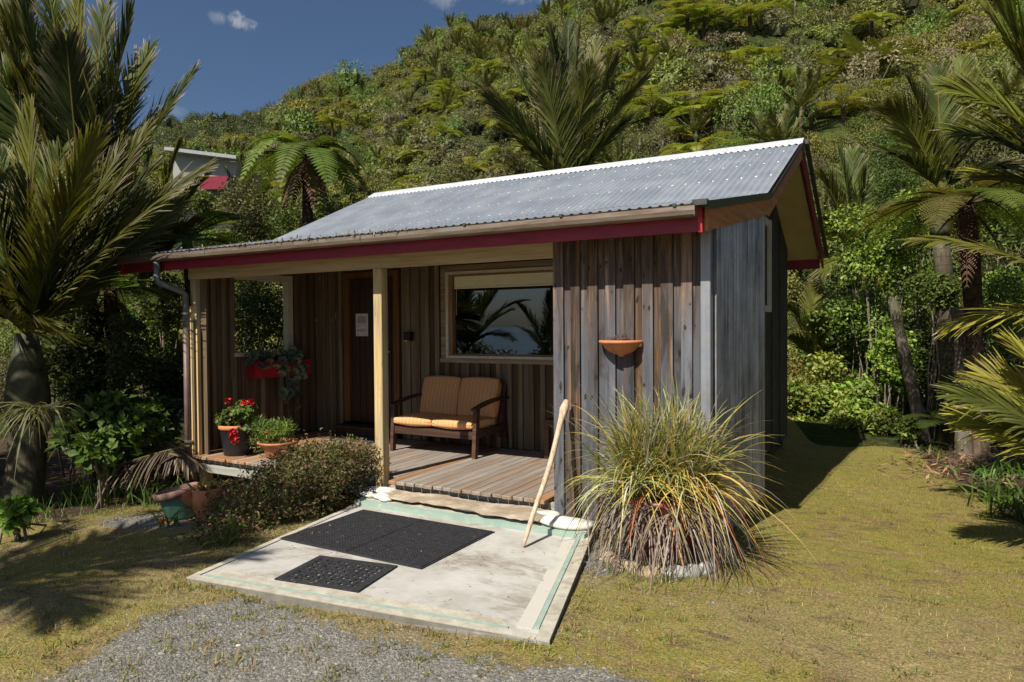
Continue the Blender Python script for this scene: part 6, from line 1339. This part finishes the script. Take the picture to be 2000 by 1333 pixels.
def hill_points(n, seed, tmin=.0, tmax=1.0, mind=1.6, pw=1.0):
    g = np.random.default_rng(seed); out = []; cell = {}
    tries = 0
    while len(out) < n and tries < n*14:
        tries += 1; az = g.uniform(az0, az1); R_, _ = hill_params(az); r0 = hill_foot(az); a_, b_ = r0+(R_-r0)*tmin, r0+(R_-r0)*tmax
        r = sqrt(g.uniform(a_*a_, b_*b_)) if pw == 1 else a_+(b_-a_)*g.random()**pw
        x, y = r*sin(az), r*cos(az); md = mind*(.75+r/140); kx, ky = int(x//4), int(y//4)
        if any((x-q[0])**2+(y-q[1])**2 < md*md for i in (-1, 0, 1) for j in (-1, 0, 1) for q in cell.get((kx+i, ky+j), ())): continue
        cell.setdefault((kx, ky), []).append((x, y)); out.append((x, y, float(hill_z(az, r)), r, az))
    return out
pts = hill_points(6200, 82, 0.0, 1.02, 1.08)
pts.sort(key=lambda q: q[3])
def patch(x, y): return np.sin(x*.16+1)+np.sin(y*.13+x*.05)+np.sin(x*.31+y*.27+2)*.7
hill_lbl = {'olive': 'olive-green leafy shrub ', 'bright': 'bright green rounded shrub ', 'greygreen': 'grey-green shrub ', 'brown': 'brownish twiggy shrub ', 'dark': 'dark green shrub ', 'yellow': 'yellow-green shrub '}
def pix(p):
    v = np.array(p)-[0, 0, CAMZ]; d = float(v@FW); return 1000+1333*float(v@CR)/d, 666.5+1333*float(v@CD)/d
def where(p, r, az):
    px, py = pix(p); t = r/hill_params(az)[0]
    col = next(c for lim, c in ((420, 'above the neighbouring house'), (740, 'above the umbrella tree fern'), (1000, 'above the left of the ridge'), (1230, 'behind the middle palm'), (1400, 'above the middle of the ridge'), (1560, 'above the right ridge end'), (9999, 'above the right-hand garden')) if px < lim)
    return ('on the skyline ' if t > .93 else 'high on the hill ' if t > .7 else 'halfway up the hill ' if t > .4 else 'low on the hill ')+col
def sized(s, a, b): return 'small ' if s < a else 'large ' if s > b else ''
rest = []; nsh = npalm = nfern = ntoe = 0
for i, (x, y, z, r, az) in enumerate(pts):
    pv = patch(x, y); u = g.random(); far_left = az < atan2(*(P(540, 300, 1.)-[0, 0, CAMZ])[:2]) and r > 100; top = r > .82*hill_params(az)[0] and not far_left and P(760, 0, 1.)[0]/P(760, 0, 1.)[1] < x/y
    sc = g.uniform(.8, 1.25)
    wp_ = .045+(.10 if top else 0)+.03*(pv > .8); wf_ = .085+.08*(pv < -.2)
    if far_left: wp_, wf_ = .01, .02
    if r < 24: wp_ = .03
    if u < wp_:
        if npalm < 295:
            o = inst('hillside_palm', HN[g.integers(0, 4)], None, (x, y, z-.2), (g.normal(0, .06), g.normal(0, .06), g.uniform(0, 6.3)), sc*(.62 if r < 60 else .8)); tag(o, sized(sc, .92, 1.12)+'dark feathery palm '+where((x, y, z+2), r, az), 'palm tree', 'palms on the hillside'); npalm += 1
            continue
    elif u < wp_+wf_ and nfern < 290:
        o = inst('hillside_tree_fern', HFm[g.integers(0, 4)], None, (x, y, z-.1), (g.normal(0, .08), g.normal(0, .08), g.uniform(0, 6.3)), sc*g.uniform(.75, 1.2)); tag(o, sized(sc, .92, 1.12)+'yellow-green tree fern '+where((x, y, z+2), r, az), 'tree fern', 'tree ferns on the hillside'); nfern += 1; continue
    elif u < wp_+wf_+.012 and r < 75:
        o = inst('hillside_toetoe', HT_[g.integers(0, 2)], None, (x, y, z), (0, 0, g.uniform(0, 6.3)), sc); tag(o, sized(sc, .92, 1.12)+'tussock with pale plumes '+where((x, y, z+1), r, az), 'tussock', 'plumed tussocks on the hillside'); ntoe += 1; continue
    v = pv+g.normal(0, .9)
    kd = 'dark' if far_left and g.random() < .85 else ('bright' if v > 1.9 else 'yellow' if v > 1.2 else 'olive' if v > -.3 else 'greygreen' if v > -1.35 else 'bright' if v > -1.6 else 'brown' if v > -2.1 else 'dark')
    s3 = g.uniform(.75, 1.3)*(1.7 if g.random() < .1 else 1)*(.9+r/220); zz = s3*g.uniform(.8, 1.25)*(1.35 if kd == 'bright' or far_left else 1)
    if nsh < 300:
        o = inst('hillside_shrub', fine_meshes[kd][g.integers(0, 4)] if r < 62 else bush_meshes[kd][g.integers(0, 6)], None, (x, y, z-.15), (g.normal(0, .1), g.normal(0, .1), g.uniform(0, 6.3)), (s3, s3, zz)); tag(o, sized(s3, .95, 1.3)+hill_lbl[kd]+where((x, y, z+1), r, az), 'shrub', 'shrubs on the hillside'); nsh += 1
    else: rest.append((x, y, z-.15, s3*1.08, zz*1.08, g.uniform(0, 6.3), list(kinds).index(kd)*6+int(g.integers(0, 6))))
# the shrubs farther up: one mass, copies set on points
lib = bpy.data.collections.new('far shrub shapes'); li = 0
for k_ in kinds:
    for me in bush_meshes[k_]:
        o = bpy.data.objects.new('far_shrub_shape_%02d' % li, me); lib.objects.link(o); li += 1
def far_bush(rest):
    R_ = np.array(rest); me = bpy.data.meshes.new('far_bush'); me.vertices.add(len(R_)); me.vertices.foreach_set('co', R_[:, :3].ravel())
    for nm, ty, d in (('sc', 'FLOAT_VECTOR', np.c_[R_[:, 3], R_[:, 3], R_[:, 4]]), ('ro', 'FLOAT_VECTOR', np.c_[R_[:, 5]*0, R_[:, 5]*0, R_[:, 5]])):
        a = me.attributes.new(nm, ty, 'POINT'); a.data.foreach_set('vector', d.astype(np.float32).ravel())
    a = me.attributes.new('ix', 'INT', 'POINT'); a.data.foreach_set('value', R_[:, 6].astype(np.int32))
    ob = bpy.data.objects.new('far_bush_foliage', me); COL.objects.link(ob)
    ng = bpy.data.node_groups.new('far_bush', 'GeometryNodeTree'); ng.interface.new_socket('Geometry', in_out='INPUT', socket_type='NodeSocketGeometry'); ng.interface.new_socket('Geometry', in_out='OUTPUT', socket_type='NodeSocketGeometry')
    N = ng.nodes; Lk = ng.links; gi = N.new('NodeGroupInput'); go = N.new('NodeGroupOutput'); mp = N.new('GeometryNodeMeshToPoints'); ip = N.new('GeometryNodeInstanceOnPoints'); ci = N.new('GeometryNodeCollectionInfo')
    ci.inputs[0].default_value = lib; ci.inputs['Separate Children'].default_value = True; ci.inputs['Reset Children'].default_value = True
    def at(nm, ty):
        n = N.new('GeometryNodeInputNamedAttribute'); n.data_type = ty; n.inputs[0].default_value = nm; return n.outputs[0]
    Lk.new(gi.outputs[0], mp.inputs[0]); Lk.new(mp.outputs[0], ip.inputs['Points']); Lk.new(ci.outputs[0], ip.inputs['Instance']); ip.inputs['Pick Instance'].default_value = True
    Lk.new(at('ix', 'INT'), ip.inputs['Instance Index']); er = N.new('FunctionNodeEulerToRotation'); Lk.new(at('ro', 'FLOAT_VECTOR'), er.inputs[0]); Lk.new(er.outputs[0], ip.inputs['Rotation']); Lk.new(at('sc', 'FLOAT_VECTOR'), ip.inputs['Scale']); Lk.new(ip.outputs[0], go.inputs[0])
    m = ob.modifiers.new('shrubs', 'NODES'); m.node_group = ng; tag(ob, 'mass of mixed green and brown bush covering the upper hillside', kind='stuff')
far_bush(rest)
# a few plants one can tell apart on the slope
ftree('large lone tree fern with fanned-out fronds on the slope at upper right', np.array([*P(1695, 190, 34)[:2], P(1695, 190, 34)[2]-1.2]), P(1695, 142, 34), 2.6, 127, 13, .14, 2, False, [(.13, .15, .03), (.16, .17, .04)], (.05, .15), (.1, .75), Lmax=.6, n=30)
print('hill', len(pts), nsh, npalm, nfern, ntoe, len(rest))

# ------------------------------------------------------------------ grass, moss and gravel
def scatter_xy(n, seed, x0, x1, y0, y1):
    g = np.random.default_rng(seed); return g, g.uniform(x0, x1, n), g.uniform(y0, y1, n)
def on_pad(x, y): return (x < -1.49-(y-3.09)*.27+.02) & (x > -3.95-(y-2.8)*.14-.02) & (y > 2.8+(x+3.93)*.114-.01) & (y < 5.2)
def on_house(x, y): return (y > 5.05) & (x > -7.1) & (x < XR(y)-.02)
def grass(n, seed, x0, x1, y0, y1, L, w, name='grass'):
    g, x, y = scatter_xy(n, seed, x0, x1, y0, y1)
    gr = gravel_mask(x, y)+wob(x*2, y*2)*.15; so = soil_mask(x, y); dens = sstep(-.9, .8, wob(x, y, .9)+g.normal(0, .45, n))
    keep = ~on_pad(x, y) & ~on_house(x, y) & (g.random(n) < (1-.93*sstep(.25, .7, gr))) & (g.random(n) < 1-.9*so) & (g.random(n) < .25+.75*dens)
    x, y = x[keep], y[keep]; n = len(x); z = ground_z(x, y); a = g.uniform(0, 2*pi, n); e = np.radians(g.uniform(12, 75, n)); Ls = L*g.uniform(.4, 1.3, n)
    b = np.stack([x, y, z-.003], -1); d = np.stack([np.cos(a)*np.cos(e), np.sin(a)*np.cos(e), np.sin(e)], -1); s = unit(np.cross(d, [0, 0, 1.]))*(w/2)
    V = np.stack([b-s, b+s, b+d*Ls[:, None]], 1).reshape(-1, 3); F = np.arange(n*3).reshape(n, 3)
    m = wob(x, y, .6)+g.normal(0, .5, n); c = np.where((m > .35)[:, None], [(.17, .215, .05)], np.where((m > -.3)[:, None], [(.29, .25, .075)], np.where((y > 4.6)[:, None], [(.25, .225, .055)], [(.4, .32, .15)])))*g.uniform(.7, 1.25, (n, 1))
    return MB().add(V, F, 0, np.repeat(c, 3, 0))
tag(grass(230000, 91, -9.5, 3.2, 1.3, 13.4, .032, .0055).build('grass', GRASSM), 'short mossy grass over the lawn', kind='stuff')
g = np.random.default_rng(92); tf = MB()
def tuft_into(mb, g, c, n, L, w, cols):
    a = g.uniform(0, 2*pi, n); e = np.radians(g.uniform(30, 85, n)); Ls = L*g.uniform(.5, 1.1, n); d = np.stack([np.cos(a)*np.cos(e), np.sin(a)*np.cos(e), np.sin(e)], -1); b = np.array(c)+g.normal(0, 1, (n, 3))*[L*.4, L*.4, 0]; u = np.linspace(0, 1, 4)
    cl = b[:, None, :]+d[:, None, :]*(Ls[:, None]*u)[..., None]; cl[..., 2] -= (.35*Ls)[:, None]*u**2; mb.ribbons(cl, unit(np.cross(d, [0, 0, 1.]))[:, None, :]*(np.array([1, .9, .6, .1])*w/2)[None, :, None], 0, tints(g, n, cols))
spots = []
for t_ in np.linspace(0, 1, 46): spots.append(lerp(BL, BR, t_)+[0, -.03-abs(g.normal(0, .04))])          # along the pad edges
for t_ in np.linspace(.02, 1, 22): spots.append(lerp(BR, TR, t_)+[.05+abs(g.normal(0, .05)), 0])
for t_ in np.linspace(0, .8, 26): spots.append(lerp(BL, TL, t_)+[-.05-abs(g.normal(0, .05)), 0])
for k_ in range(170): spots.append(np.array([g.uniform(-4.2, -1.0), g.uniform(1.5, 2.8)]))
for k_ in range(900): spots.append(np.array([g.uniform(-8, 2), g.uniform(1.5, 8)]))
for k_ in range(120): y_ = g.uniform(3.5, 13); spots.append(np.array([edge_right(y_)+g.normal(-.05, .12), y_]))
for k_ in range(120): y_ = g.uniform(1.5, 5.5); spots.append(np.array([edge_left(y_)+g.normal(.1, .18), y_]))
for q in spots:
    if on_pad(*q) or on_house(*q): continue
    if q[1] > 4.8 and edge_left(q[1])+.6 < q[0] < edge_right(q[1])-.4 and g.random() < .75: continue
    tuft_into(tf, g, (q[0], q[1], float(ground_z(*q))), int(g.integers(6, 22)), g.uniform(.03, .085), .005, [(.16, .2, .04), (.2, .23, .05), (.3, .25, .09), (.12, .16, .03)] if g.random() < .8 or q[1] > 4.5 else [(.33, .25, .12), (.26, .2, .09)])
tag(tf.build('grass_tufts', GRASSM), 'scattered grass tufts along pad and lawn edges', kind='stuff')
# gravel
g, x, y = scatter_xy(170000, 93, -7.2, -.6, 1.3, 5.2); m = gravel_mask(x, y)+wob(x*2.2, y*2.2)*.3+wob(x*5.1, y*4.7)*.2+g.normal(0, .2, len(x)); keep = (m > .58) & ~on_pad(x, y) & ~on_house(x, y); extra = (g.random(len(x)) < .012) & ~on_pad(x, y) & ~on_house(x, y); keep = keep | extra
x, y = x[keep], y[keep]; n = len(x); s = .0048*np.exp(g.normal(0, .36, n)); z = ground_z(x, y)
oc = np.array([(1, 0, 0), (0, 1, 0), (-1, 0, 0), (0, -1, 0), (0, 0, 1)], float); V = oc[None]*g.uniform(.6, 1.3, (n, 5, 1))*np.stack([s*g.uniform(.8, 1.7, n), s*g.uniform(.7, 1.3, n), s*g.uniform(.35, .8, n)], -1)[:, None, :]
a = g.uniform(0, 2*pi, n); V = np.stack([V[..., 0]*np.cos(a)[:, None]-V[..., 1]*np.sin(a)[:, None], V[..., 0]*np.sin(a)[:, None]+V[..., 1]*np.cos(a)[:, None], V[..., 2]], -1)+np.stack([x, y, z+.001], -1)[:, None, :]
F = (np.arange(n)*5)[:, None, None]+np.array([(0, 1, 4), (1, 2, 4), (2, 3, 4), (3, 0, 4)])[None]
gmat = NT('gravel_stone'); gmat = gmat.fin(gmat.attr('tint'), .85, 0, .25)
tag(MB().add(V.reshape(-1, 3), F.reshape(-1, 3), 0, np.repeat(tints(g, n, [(.2, .198, .172), (.17, .168, .146), (.235, .228, .195), (.135, .132, .115), (.215, .19, .15), (.265, .256, .22)]), 5, 0)).build('gravel', gmat), 'loose grey gravel before the pad and by the pots', kind='stuff')
g = np.random.default_rng(94); wm = MB(); 
pos = np.concatenate([np.c_[g.normal(-4.95, .2, 22), g.normal(3.95, .18, 22)], np.c_[g.normal(-1.78, .06, 5), g.normal(4.6, .08, 5)], np.c_[g.uniform(-4, -1.4, 5), g.uniform(1.6, 2.6, 5)]])
n = len(pos); V = oc[None]*g.uniform(.7, 1.2, (n, 5, 1))*np.stack([g.uniform(.012, .03, n), g.uniform(.01, .022, n), g.uniform(.006, .014, n)], -1)[:, None, :]+np.c_[pos, ground_z(pos[:, 0], pos[:, 1])+.003][:, None, :]
F = (np.arange(n)*5)[:, None, None]+np.array([(0, 1, 4), (1, 2, 4), (2, 3, 4), (3, 0, 4)])[None]
tag(MB().add(V.reshape(-1, 3), F.reshape(-1, 3)).build('white_pebbles', WSTONE), 'loose white pebbles on the gravel', kind='stuff')
